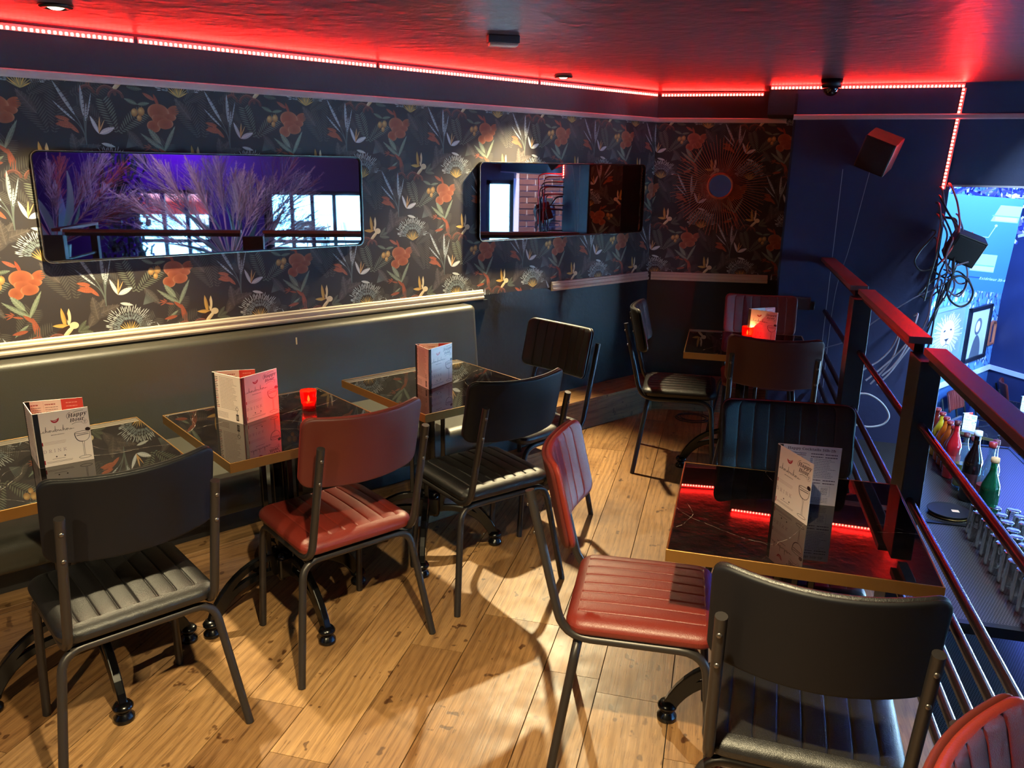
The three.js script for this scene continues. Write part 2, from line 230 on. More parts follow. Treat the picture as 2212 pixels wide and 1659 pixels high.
const blossomTex = canvasTex(512, 512, (c, W, H) => {
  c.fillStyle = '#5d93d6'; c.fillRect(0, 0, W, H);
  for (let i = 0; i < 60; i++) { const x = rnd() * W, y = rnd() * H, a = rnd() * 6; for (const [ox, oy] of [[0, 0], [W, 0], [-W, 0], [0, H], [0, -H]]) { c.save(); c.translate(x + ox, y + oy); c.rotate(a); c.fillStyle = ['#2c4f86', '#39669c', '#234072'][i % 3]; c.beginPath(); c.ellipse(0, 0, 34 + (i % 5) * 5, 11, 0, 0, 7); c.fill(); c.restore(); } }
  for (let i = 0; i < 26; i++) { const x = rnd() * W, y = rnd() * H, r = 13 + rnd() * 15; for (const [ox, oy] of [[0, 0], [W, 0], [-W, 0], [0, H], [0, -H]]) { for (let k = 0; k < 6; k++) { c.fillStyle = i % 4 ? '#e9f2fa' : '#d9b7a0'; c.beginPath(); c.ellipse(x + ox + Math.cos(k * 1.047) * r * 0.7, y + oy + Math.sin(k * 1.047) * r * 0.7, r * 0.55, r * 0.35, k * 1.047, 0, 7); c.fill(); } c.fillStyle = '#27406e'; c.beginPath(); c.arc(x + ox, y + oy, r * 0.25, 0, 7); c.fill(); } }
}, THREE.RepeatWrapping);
const perfTex = canvasTex(512, 512, (c, W, H) => { c.fillStyle = '#6a6260'; c.fillRect(0, 0, W, H); c.fillStyle = '#060607'; for (let j = 0; j < 16; j++) for (let i = 0; i < 17; i++) { c.beginPath(); c.arc(i * 32 + (j % 2 ? 16 : 0), j * 32 + 16, 11.5, 0, 7); c.fill(); } }, THREE.RepeatWrapping);

// ---------------------------------------------------------------- materials
const std = (color, roughness = 0.6, o = {}) => new THREE.MeshStandardMaterial({ color, roughness, ...o });
const L = (r, g, b) => new THREE.Color().setRGB(r, g, b);
const M = {
  paint: std('#332b35', 0.55, { bumpMap: rep(plasterTex, 0.5), bumpScale: 0.0012 }),
  navy: std('#2a2d52', 0.6, { bumpMap: rep(plasterTex, 0.5), bumpScale: 0.001 }),
  wainscot: std('#1f1f22', 0.42, { bumpMap: rep(plasterTex, 0.5), bumpScale: 0.001 }),
  ceiling: std('#443640', 0.42, { bumpMap: rep(plasterTex, 1.2), bumpScale: 0.004 }),
  wallpaper: std('#ffffff', 0.62, { map: wallpaperTex }),
  rail: std('#cfc4b4', 0.45), pictureRail: std('#c9c2c6', 0.42),
  oak: std('#efdcc2', 0.95, { map: oakTex, roughnessMap: oakRough, bumpMap: oakTex, bumpScale: 0.0006 }),
  oakB: std('#dccab2', 0.95, { map: oakTex2, roughnessMap: oakRough, bumpMap: oakTex2, bumpScale: 0.0006 }),
  oakC: std('#c7b096', 0.95, { map: oakTex, roughnessMap: oakRough, bumpMap: oakTex, bumpScale: 0.0006 }),
  oakFace: std('#d8c4ae', 0.55, { map: oakTex2, bumpMap: oakTex2, bumpScale: 0.0006 }),
  joint: std('#1a120b', 0.9),
  black: std('#141315', 0.42, { bumpMap: rep(grainTex, 0.12), bumpScale: 0.0005 }),
  blackShell: new THREE.MeshPhysicalMaterial({ color: '#0e0e13', roughness: 0.55, specularIntensity: 0.4 }), redShell: std('#4a140e', 0.55),
  red: std('#661f17', 0.4, { bumpMap: rep(grainTex, 0.12), bumpScale: 0.0005 }),
  vinyl: std('#3b3a34', 0.42, { bumpMap: rep(grainTex, 0.16), bumpScale: 0.0005 }),
  tube: std('#2e2a2a', 0.38, { metalness: 0.45 }), screw: std('#6a6460', 0.3, { metalness: 0.9 }),
  iron: std('#08080a', 0.22, { metalness: 0.2 }),
  marble: new THREE.MeshPhysicalMaterial({ map: marbleTex, roughness: 0.012, specularIntensity: 1, ior: 1.75 }),
  brass: std('#94703f', 0.36, { metalness: 0.85 }),
  handrail: std('#6a4b4f', 0.42), post: std('#12131f', 0.45), bar: std('#33292d', 0.26, { metalness: 0.3 }),
  mirror: std('#f2f2f5', 0.015, { metalness: 1 }), mirrorFrame: std('#16110f', 0.25, { metalness: 0.3 }),
  mirrorEdge: std('#b7a08a', 0.25, { metalness: 0.9 }),
  gold: std('#b9694a', 0.4, { metalness: 0.35 }),
  plastic: std('#0d0d10', 0.5), white: std('#e8e8e8', 0.5), cableDark: std('#17161a', 0.5), cableGrey: std('#9d98a6', 0.5), cableRed: std('#a83a3a', 0.5),
  steel: std('#8d8d92', 0.25, { metalness: 0.9 }), chrome: std('#d0d0d4', 0.12, { metalness: 1 }),
  perf: std('#ffffff', 0.3, { map: perfTex, metalness: 0.6 }),
  darkSteel: std('#17171b', 0.35, { metalness: 0.4 }),
  glass: new THREE.MeshPhysicalMaterial({ color: '#ffffff', transmission: 1, roughness: 0.02, thickness: 0.01, ior: 1.45 }),
  pane: new THREE.MeshPhysicalMaterial({ color: '#ffffff', transmission: 1, roughness: 0, thickness: 0, ior: 1.5 }),
  brick: std('#5c3a34', 0.85, { bumpMap: rep(plasterTex, 0.2), bumpScale: 0.003 }), brickB: std('#4a302c', 0.85, { bumpMap: rep(plasterTex, 0.2), bumpScale: 0.003 }), mortar: std('#8d8486', 0.9),
  bulb: std('#000000', 0.5, { emissive: L(1, 0.86, 0.5), emissiveIntensity: 18 }),
  diode: std('#000000', 0.5, { emissive: L(1, 0.14, 0.09), emissiveIntensity: 34 }),
  channel: std('#d8a0a8', 0.4),
};

// ---------------------------------------------------------------- frames of the walls (u along the wall, n into the room)
const WA = 55.37 * Math.PI / 180, UW = V(Math.cos(WA), 0, -Math.sin(WA)), NW = V(Math.sin(WA), 0, Math.cos(WA)), WALL_N = -3.765;
const onWall = (u, y, n = 0) => UW.clone().multiplyScalar(u).addScaledVector(NW, WALL_N + n).setY(y);
const CORNER = onWall(4.545, 0);
const EA = 6.08 * Math.PI / 180, UE = V(Math.cos(EA), 0, -Math.sin(EA)), NE = V(Math.sin(EA), 0, Math.cos(EA));
const onEnd = (s, y, n = 0) => CORNER.clone().addScaledVector(UE, s).addScaledVector(NE, n).setY(y);
const PA = -4.03 * Math.PI / 180, P0 = V(0.370, 0, -5.549), UP = V(Math.cos(PA), 0, -Math.sin(PA)), NP = V(Math.sin(PA), 0, Math.cos(PA));
const onPillar = (s, y, n = 0) => P0.clone().addScaledVector(UP, s).addScaledVector(NP, n).setY(y);
const wallO = onWall(0, 0), CEIL = 2.2, LOW = -1.9;
// where the sight line through a point of the photograph meets a plane (used to read positions off the place)
function sight(px, py) { return V((px - 1106) / FOCAL, -(py - 829.5) / FOCAL, -1).applyEuler(camera.rotation); }
function atPlane(px, py, p0, n) { const d = sight(px, py), c = V(0, EYE, 0); return c.clone().addScaledVector(d, p0.clone().sub(c).dot(n) / d.dot(n)); }
const atZ = (px, py, z) => atPlane(px, py, V(0, 0, z), V(0, 0, 1)), atY = (px, py, y) => atPlane(px, py, V(0, y, 0), V(0, 1, 0));

// ================================================================ SETTING
// mezzanine floor: slab and boards running along the railing
{
  const FLOOR_R = 0.78, FRONT = 1.3;
  const limit = (x) => { const zw = (WALL_N + 0.02 - NW.x * x) / NW.z; const ze = CORNER.z - (x - CORNER.x) * Math.tan(EA) + 0.02; const zp = x > 0.35 ? P0.z + 0.01 : -99; return Math.max(zw, ze, zp); };
  const fl = structGroup('floor');
  const poly = new THREE.Shape(); const pts = [[1.56, FRONT], [1.56, -1.33], [FLOOR_R, -1.33], [FLOOR_R, -5.51], [0.38, -5.545], [0.35, -5.95], [CORNER.x, CORNER.z], [-5.35, (WALL_N + 5.35 * NW.x) / NW.z], [-5.35, FRONT]];
  pts.forEach(([x, z], i) => i ? poly.lineTo(x, -z) : poly.moveTo(x, -z));
  mesh('slab', new THREE.ExtrudeGeometry(poly, { depth: 0.22, bevelEnabled: false }).rotateX(-Math.PI / 2).translate(0, -0.235, 0), M.joint, fl);
  const xs = [1.54, 1.34, 1.14, 0.95, 0.76, 0.55, 0.35, 0.15, -0.05, -0.292, -0.487, -0.788, -0.987, -1.185, -1.385, -1.585, -1.762, -1.922, -2.12, -2.32, -2.52, -2.72, -2.92, -3.2, -3.5, -3.8, -4.1, -4.4];
  const mats = [M.oak, M.oakB, M.oakC, M.oak];
  let k = 0;
  for (let i = 0; i < xs.length - 1; i++) {
    const x1 = xs[i] - 0.0016, x0 = xs[i + 1] + 0.0016, ends = [];
    let z = FRONT - rnd() * 0.9; if (i === 8 || i === 9) z = i === 8 ? -2.30 + 3.4 : -2.37 + 3.0;
    ends.push(FRONT); while (z > -6.2) { ends.push(z); z -= i === 8 ? 3.4 : i === 9 ? 3.0 : 1.7 + rnd() * 1.3; } ends.push(-9); const stop = i < 4 ? -1.32 : -99;
    for (let e = 0; e < ends.length - 1; e++) {
      const za = ends[e] - 0.001, a0 = Math.max(ends[e + 1] + 0.001, limit(x0), stop), a1 = Math.max(ends[e + 1] + 0.001, limit(x1), stop);
      if (a0 > za - 0.03 && a1 > za - 0.03) continue;
      const s = new THREE.Shape(); const q = [[x0, za], [x1, za]]; if (a1 < za) q.push([x1, a1]); if (a0 < za) q.push([x0, a0]);
      q.forEach(([x, zz], j) => j ? s.lineTo(x, -zz) : s.moveTo(x, -zz));
      const g = norm(new THREE.ExtrudeGeometry(s, { depth: 0.0125, bevelEnabled: true, bevelSize: -0.0006, bevelOffset: 0, bevelThickness: 0.0009, bevelSegments: 1 }).rotateX(-Math.PI / 2).translate(0, -0.0135, 0));
      const ou = rnd() * 3, ov = rnd() * 9, p = g.attributes.position; for (let j = 0; j < p.count; j++) g.attributes.uv.setXY(j, (p.getX(j) + ou) / 0.6, (p.getZ(j) + ov) / 2.4);
      mesh('plank', g, mats[k++ % 4], fl);
    }
  }
}
// long wall: black wainscot, papered middle, dark frieze
{
  const w = structGroup('wall_left', [wallO.x, 0, wallO.z], WA);
  const U0 = -2.2, U1 = 4.545, len = U1 - U0, mid = (U0 + U1) / 2;
  mesh('wainscot', metric(box(len + 0.3, 2.835, 0.2, mid, -0.4875, -0.1)), M.wainscot, w);
  mesh('wallpaper', paperUV(box(len, 1.09, 0.2, mid, 1.475, -0.0995), 0.957, 1.815), M.wallpaper, w);
  mesh('frieze', metric(box(len + 0.3, 0.25, 0.2, mid, 2.125, -0.1)), M.paint, w);
}
{
  const w = structGroup('wall_end', [CORNER.x, 0, CORNER.z], EA);
  mesh('wainscot', metric(box(1.0, 2.835, 0.2, 0.5, -0.4875, -0.1)), M.wainscot, w);
  mesh('wallpaper', paperUV(box(1.0, 1.09, 0.2, 0.5, 1.475, -0.0995), 0.957 - 4.545 - 0.03 + 0.605 * 7, 1.815), M.wallpaper, w);
  mesh('frieze', metric(box(1.0, 0.25, 0.2, 0.5, 2.125, -0.1)), M.paint, w);
}
// pillar block with its papered return
{
  const w = structGroup('wall_pillar', [P0.x, 0, P0.z], PA);
  mesh('face', metric(box(0.927, 4.1, 0.7, 0.4635, 0.15, -0.35)), M.navy, w);
  const g = paperUV(box(0.27, 1.43, 0.003), 0.1, 0.3).rotateY(-Math.PI / 2).translate(-0.0015, 1.275, -0.14);
  mesh('wallpaper', g, M.wallpaper, w);
  mesh('corner_bead', box(0.014, 4.0, 0.014, -0.002, 0.15, -0.002), std('#171823', 0.7), w);
  mesh('corner_strip', box(0.008, 1.47, 0.20, -0.004, 1.25, -0.375), M.plastic, w);
  mesh('panel_seam', box(0.004, 2.2, 0.003, 0.314, 0.6, 0.0015), M.cableGrey, w);
  mesh('frieze', metric(box(0.17, 0.18, 0.4, -0.085, 2.115, -0.2)), M.paint, w);
}
struct('wall_header', metric(box(3.9, 0.59, 0.2, 1.95, 1.911, -0.1)).rotateY(PA).translate(...onPillar(0.912, 0).toArray()), M.navy);
struct('trim_1', box(3.9, 0.012, 0.22, 1.95, 1.612, -0.1).rotateY(PA).translate(...onPillar(0.912, 0).toArray()), M.pictureRail);
struct('ceiling', metric(box(12.5, 0.2, 16.5, 0.0, CEIL + 0.1, -6.2)), M.ceiling);
struct('wall_back', metric(box(12.5, 4.4, 0.2, 0.0, 0.1, 1.4)), M.paint);
struct('wall_corner', metric(box(0.2, 4.4, 3.2, -5.4, 0.1, 0.2)), M.paint);
struct('wall_under', metric(box(0.06, 1.66, 6.6, 0.81, -1.07, -1.98)), M.paint);
// picture rail
{
  const p = [[0, 0], [0.012, 0], [0.016, 0.006], [0.016, 0.026], [0.011, 0.031], [0, 0.031]];
  const run = (len) => prism(p.map(([n, y]) => [n, y]), len).rotateY(Math.PI / 2).scale(1, 1, -1);
  const rail = (len) => { const g = norm(prism(p, len)); const q = g.attributes.position, m = g.attributes.normal; for (let i = 0; i < q.count; i++) { q.setXYZ(i, q.getZ(i), q.getY(i), q.getX(i)); m.setXYZ(i, m.getZ(i), m.getY(i), m.getX(i)); } for (let i = 0; i < q.count; i += 3) { for (const a of [q, m]) { const t = [a.getX(i), a.getY(i), a.getZ(i)]; a.setXYZ(i, a.getX(i + 1), a.getY(i + 1), a.getZ(i + 1)); a.setXYZ(i + 1, ...t); } } return g; };
  const put = (len, o, turn) => struct('trim_2', rail(len).rotateY(turn).translate(o.x, o.y, o.z), M.pictureRail);
  put(6.7, onWall(-2.15, 1.995), WA); put(0.85, onEnd(0.012, 1.995), EA); put(5.0, onPillar(-0.01, 1.995), PA);
  put(0.42, onPillar(-0.014, 1.995, -0.42), -Math.PI / 2 + PA + Math.PI);
  // chair rail with stepped mouldings
  const c = [[0, 0], [0.018, 0.002], [0.024, 0.012], [0.024, 0.020], [0.016, 0.023], [0.016, 0.036], [0.020, 0.038], [0.020, 0.044], [0.012, 0.047], [0.012, 0.056], [0.006, 0.060], [0, 0.060]];
  const cr = (len) => { p.length = 0; c.forEach((q) => p.push(q)); return rail(len); };
  struct('trim_3', cr(5.15).rotateY(WA).translate(...onWall(-2.15, 0.905).toArray()), M.rail);
  struct('trim_3', cr(0.955).rotateY(WA).translate(...onWall(3.575, 0.905).toArray()), M.rail);
  struct('trim_3', cr(0.82).rotateY(EA).translate(...onEnd(0.02, 0.905).toArray()), M.rail);
  struct('trim_3', box(0.20, 0.055, 0.02, 0, 0.877, 0).rotateY(WA).translate(...onWall(2.93, 0, 0.011).toArray()), M.plastic);
}
// raised oak plinth along the wall
{
  const pl = structGroup('trim_plinth');
  const board = (w, h, d, x, y, z, m, o, turn) => { const g = norm(rbox(w, h, d, 0.003, x, y, z, 1)), q = g.attributes.position, n = g.attributes.normal, ou = rnd() * 3, ov = rnd() * 5; for (let i = 0; i < q.count; i++) g.attributes.uv.setXY(i, ((Math.abs(n.getY(i)) > 0.5 ? q.getZ(i) : q.getY(i)) + ou) / 0.6, (q.getX(i) + ov) / 2.4); g.rotateY(turn).translate(o.x, 0, o.z); return mesh('board', g, m, pl); };
  board(2.4, 0.185, 0.02, -1.0, 0.0925, 0.79, M.oakFace, wallO, WA); board(2.7, 0.185, 0.02, 1.551, 0.0925, 0.79, M.oakFace, wallO, WA);
  board(2.4, 0.02, 0.79, -1.0, 0.195, 0.405, M.oakB, wallO, WA); board(2.7, 0.02, 0.79, 1.551, 0.195, 0.405, M.oakB, wallO, WA);
  board(0.02, 0.185, 0.54, 2.90, 0.0925, 0.52, M.oakFace, wallO, WA);
  board(1.46, 0.185, 0.02, 3.64, 0.0925, 0.24, M.oakFace, wallO, WA); board(1.62, 0.02, 0.25, 3.72, 0.195, 0.125, M.oak, wallO, WA);
  board(0.90, 0.185, 0.02, 0.46, 0.0925, 0.24, M.oakFace, CORNER, EA); board(0.86, 0.02, 0.25, 0.44, 0.195, 0.125, M.oakB, CORNER, EA);
}

// ================================================================ LAMPS
function spotlight(x, z, label, tx, tz, power = SPOT_POWER, angle = 62, tint = WARM) {
  const t = thing('recessed_spotlight', label, 'spotlight', [x, CEIL, z]);
  mesh('trim_ring', lathe([[0.030, -0.004], [0.034, -0.010], [0.050, -0.010], [0.056, -0.004], [0.056, 0.002], [0.030, 0.002], [0.030, -0.004]], 32), M.darkSteel, t);
  mesh('bulb', lathe([[0.0001, -0.014], [0.016, -0.012], [0.027, -0.006], [0.029, 0.0], [0.0001, 0.0]], 28), M.bulb, t);
  const l = new THREE.SpotLight(tint, power, 0, angle * Math.PI / 180, 0.55, 2);
  l.position.set(0, -0.03, 0); l.target.position.set(tx - x, -2.2, tz - z); l.castShadow = true; l.shadow.radius = 1.3; l.shadow.camera.near = 0.02; t.add(l); t.add(l.target);
}
spotlight(-2.288, -2.488, 'warm ceiling spotlight above the left end of the long red strip light', -2.35, -2.30, SPOT_POWER * 0.75, 50);
spotlight(-0.987, -4.888, 'warm ceiling spotlight beside the red strip light, above the smaller rectangular mirror', -1.20, -3.70, SPOT_POWER * 1.6, 41);
spotlight(-0.15, -0.76, 'warm ceiling spotlight over the near middle of the floor', -0.55, -1.2, SPOT_POWER * 1.15, 47);
spotlight(-1.08, 0.53, 'warm ceiling spotlight nearest the back wall, over the near left of the floor', -1.3, -0.3, SPOT_POWER * 0.75, 55);

const strips = [];
function ledStrip(from, to, n, label, faces) {
  const d = to.clone().sub(from), len = d.length(), t = d.clone().normalize();
  const r = thing('led_strip', label, 'strip light', from.toArray(), 0, 'red strip lights');
  const put = (g) => { const m = new THREE.Matrix4().makeBasis(t, n.clone().cross(t).normalize(), n); return g.applyMatrix4(m); };
  mesh('channel', put(box(len, 0.024, 0.003, len / 2, 0.004, 0.0015)), M.channel, r);
  const dots = []; const k = Math.max(1, Math.round(len / 0.0205)); for (let i = 0; i < k; i++) dots.push(rbox(0.0105, 0.012, 0.006, 0.0025, (i + 0.5) * len / k, 0, 0.004, 1));
  const m = mesh('diodes', put(merge(dots)), M.diode, r); m.userData.kind = 'stuff';
  const l = new THREE.RectAreaLight(LED_RED, LED_POWER, len, 0.009);
  // light of the same size just in front of the diodes
  const z = faces.clone().negate().normalize(), x = t.clone(), y = z.clone().cross(x).normalize();
  l.quaternion.setFromRotationMatrix(new THREE.Matrix4().makeBasis(x, y, x.clone().cross(y)));
  l.position.copy(d).multiplyScalar(0.5).addScaledVector(n, 0.009);
  l.castShadow = true; r.add(l);
}
{
  const y = 2.172, f = (n) => n.clone().multiplyScalar(0.55).add(V(0, 0.83, 0)).normalize();
  const cuts = [-1.2, 0.15, 1.14, 2.31, 3.43, 4.54].map((u) => u);
  const names = ['red strip light running out past the left edge of the room', 'first red strip light along the top of the long wall, under the left spotlight', 'red strip light above the wide mirror on the long wall', 'red strip light above the gap between the two rectangular mirrors', 'red strip light above the smaller rectangular mirror'];
  for (let i = 0; i < 5; i++) ledStrip(onWall(cuts[i] + 0.008, y, 0.001), onWall(cuts[i + 1] - 0.008, y, 0.001), NW, names[i], f(NW));
  ledStrip(onEnd(0.02, y, 0.001), onEnd(0.70, y + 0.006, 0.001), NE, 'short red strip light above the sunburst mirror on the end wall', f(NE));
  ledStrip(onPillar(-0.162, 2.184, 0.001), onPillar(0.926, 2.180, 0.001), NP, 'red strip light along the top of the dark blue wall behind the dome camera', f(NP));
  ledStrip(onPillar(0.921, 2.170, 0.002), onPillar(0.889, 1.59, 0.002), NP, 'red strip light hanging down the edge of the dark blue wall', NP);
}
// ================================================================ FURNITURE OF THE MEZZANINE
// banquette against the long wall
{
  const t = thing('banquette', 'long dark vinyl banquette along the papered wall, behind the three left tables', 'bench', [wallO.x, 0.206, wallO.z], WA);
  const U0 = -1.9, U1 = 2.86, len = U1 - U0, mid = (U0 + U1) / 2;
  const back = rbox(len, 0.50, 0.11, 0.03, 0, 0, 0, 5); warp(back, (v) => { v.z += -0.10 * (v.y + 0.02) + 0.004 * Math.sin(v.x * 9); });
  mesh('backrest', metric(back.translate(mid, 0.446, 0.092)), M.vinyl, t);
  mesh('seat_cushion', metric(rbox(len - 0.01, 0.135, 0.80, 0.055, mid, 0.20, 0.47, 6)), M.vinyl, t);
  mesh('base', metric(box(len - 0.03, 0.135, 0.66, mid, 0.0675, 0.36)), M.black, t);
  mesh('tear', rbox(0.008, 0.045, 0.002, 0.0009, 1.72, 0.625, 0.129).rotateZ(0), std('#cfc08c', 0.7), t);
}
// rectangular wall mirrors with rounded corners
function rounded(w, h, r) { const s = new THREE.Shape(); s.moveTo(-w / 2 + r, -h / 2); s.lineTo(w / 2 - r, -h / 2); s.absarc(w / 2 - r, -h / 2 + r, r, -Math.PI / 2, 0); s.lineTo(w / 2, h / 2 - r); s.absarc(w / 2 - r, h / 2 - r, r, 0, Math.PI / 2); s.lineTo(-w / 2 + r, h / 2); s.absarc(-w / 2 + r, h / 2 - r, r, Math.PI / 2, Math.PI); s.lineTo(-w / 2, -h / 2 + r); s.absarc(-w / 2 + r, -h / 2 + r, r, Math.PI, Math.PI * 1.5); return s; }
function wallMirror(u, y, w, h, label, twist = 0) {
  const o = onWall(u, y), t = thing('wall_mirror', label, 'mirror', o.toArray(), WA + twist);
  const ring = rounded(w, h, 0.032); ring.holes.push(rounded(w - 0.012, h - 0.012, 0.027));
  mesh('frame', new THREE.ExtrudeGeometry(ring, { depth: 0.026, bevelEnabled: true, bevelSize: 0.001, bevelThickness: 0.001, bevelSegments: 1, curveSegments: 8 }), M.mirrorFrame, t);
  const lip = rounded(w + 0.001, h + 0.001, 0.032); lip.holes.push(rounded(w - 0.004, h - 0.004, 0.031));
  mesh('bright_edge', new THREE.ExtrudeGeometry(lip, { depth: 0.002, bevelEnabled: false, curveSegments: 8 }).translate(0, 0, 0.0272), M.mirrorEdge, t);
  mesh('mirror_glass', new THREE.ExtrudeGeometry(rounded(w - 0.012, h - 0.012, 0.027), { depth: 0.018, bevelEnabled: false, curveSegments: 8 }), M.mirror, t);
  mesh('backing', box(w - 0.06, h - 0.06, 0.008, 0, 0, 0.002 - Math.abs(twist) * 0), M.plastic, t);
  return t;
}
wallMirror(1.434, 1.5, 1.494, 0.449, 'wide rectangular mirror reflecting dried plumes and bright windows, on the left of the papered wall');
const m2 = wallMirror(3.683, 1.483, 1.452, 0.456, 'smaller-looking rectangular mirror reflecting a brick wall, near the far corner', -0.004);
m2.position.addScaledVector(NW, 0.006);
// sunburst mirror
{
  const t = thing('sunburst_mirror', 'round sunburst mirror with thin copper rays on the papered end wall', 'mirror', onEnd(0.459, 1.575, 0.012).toArray(), EA);
  mesh('frame', new THREE.TorusGeometry(0.083, 0.0085, 10, 44).translate(0, 0, 0.012), M.gold, t);
  mesh('mirror_glass', cyl(0.080, 0.080, 0.006, 0, 0, 0, 40).rotateX(Math.PI / 2).translate(0, 0, 0.008), M.mirror, t);
  mesh('backing', cyl(0.086, 0.086, 0.012, 0, 0, 0, 40).rotateX(Math.PI / 2), M.gold, t);
  const shapes = [0.25, 0.225, 0.27, 0.24].map((l) => cyl(0.0017, 0.0024, l, 0, l / 2 + 0.075, 0, 6));
  for (let i = 0; i < 84; i++) { const m = mesh('ray', shapes[(i * 7 + (i >> 2)) % 4], M.gold, t); m.rotation.z = i / 84 * Math.PI * 2; m.position.z = 0.004; }
}
// ---- chairs
const chairProto = {};
function makeChair(kind, label) {
  const t = thing('dining_chair', label, 'chair', [0, 0, 0]);
  const leather = kind === 'red' ? M.red : M.black, shell = kind === 'red' ? M.redShell : M.blackShell;
  const gx = []; for (let i = -3; i <= 3; i++) gx.push(i * 0.052);
  const R = 0.0128;
  mesh('seat', cushion(0.425, 0.415, 0.048, { grooves: gx, groove: 0.0055, inset: 0.84, radius: 0.055, edge: 0.045, crown: 0.007 }).translate(0, 0.447, 0.005), leather, t);
  // curved, leaning backrest: padded front, smooth shell behind
  const H = 0.247, W = 0.432, lean = 0.229;
  const place = (v) => { const bend = 1.15 * v.x * v.x; const y = v.y, z = v.z + bend; v.set(v.x, 0.8075 + y * Math.cos(lean) + z * Math.sin(lean), -0.268 - y * Math.sin(lean) + z * Math.cos(lean)); };
  const pad = cushion(W, H, 0.022, { grooves: gx, groove: 0.0042, inset: 0.93, radius: 0.034, edge: 0.022, crown: 0.003 }); pad.rotateX(Math.PI / 2).scale(1, 1, 1); warp(pad, place);
  mesh('backrest', pad, leather, t);
  const sh = cushion(W + 0.003, H + 0.003, 0.012, { radius: 0.035, edge: 0.006, n: 26 }); sh.rotateX(-Math.PI / 2); warp(sh, (v) => { v.z += 0.002; place(v); });
  mesh('back_shell', sh, shell, t);
  for (const s of [1, -1]) {
    mesh('frame_side', bent([[s * 0.190, 0.856, -0.309], [s * 0.194, 0.432, -0.205], [s * 0.194, 0.432, 0.185], [s * 0.206, 0.002, 0.222]], R, 0.075, 12), M.tube, t);
    for (const y of [0.815, 0.735]) mesh('bolt', new THREE.SphereGeometry(0.0062, 10, 8).scale(1, 1, 0.6).translate(s * 0.191, y, -0.309 + (0.856 - y) * 0.245 - R - 0.001), M.screw, t);
  }
  mesh('rear_frame', bent([[0.262, 0.002, -0.225], [0.205, 0.418, -0.165], [-0.205, 0.418, -0.165], [-0.262, 0.002, -0.225]], R, 0.06, 12), M.tube, t);
  mesh('front_rail', bent([[0.194, 0.437, 0.13], [-0.194, 0.437, 0.13]], 0.009, 0.01, 8), M.tube, t);
  mesh('seat_base', rbox(0.36, 0.012, 0.35, 0.005, 0, 0.443, 0.0), M.plastic, t);
  return chairProto[kind] = t;
}
const placed = { red: false, black: false };
function chair(kind, x, z, deg, label, y = 0) {
  const t = placed[kind] ? dup(chairProto[kind], [0, 0, 0], 0, label) : makeChair(kind, label); placed[kind] = true;
  t.position.set(x, y, z); t.rotation.set(0, deg * Math.PI / 180, 0); return t;
}
chair('black', -1.645, -1.761, 236.4, 'black leather chair in the left foreground, its back to us, at the leftmost table');
chair('red', -1.271, -2.391, 234.6, 'red leather chair with its back to us, at the middle banquette table with the candle');
chair('black', -0.892, -2.954, 230.8, 'black leather chair with its back to us, at the third table of the banquette row');
chair('black', -0.881, -3.645, -32, 'black leather chair facing us between the banquette end and the wall, past the third table');
chair('red', -0.15, -2.138, 93, 'red leather chair seen from the side, tucked under the left of the railing table');
chair('black', 0.262, -1.729, 176.6, 'black leather chair in the near right foreground, its back to us');
chair('black', 0.271, -2.476, 4.5, 'black leather chair facing us on the far side of the railing table, behind the menu');
chair('black', -0.187, -4.589, 92, 'black leather chair seen from the side, left of the small far table');
chair('red', 0.278, -4.09, 178.4, 'red leather chair with its back to us, at the near side of the far table');
chair('red', 0.262, -4.93, 2, 'red leather chair facing us behind the far table, by the dark blue wall');
chair('red', 0.60, -0.90, 62, 'red leather chair cut off by the bottom right corner, only its ribbed back showing');

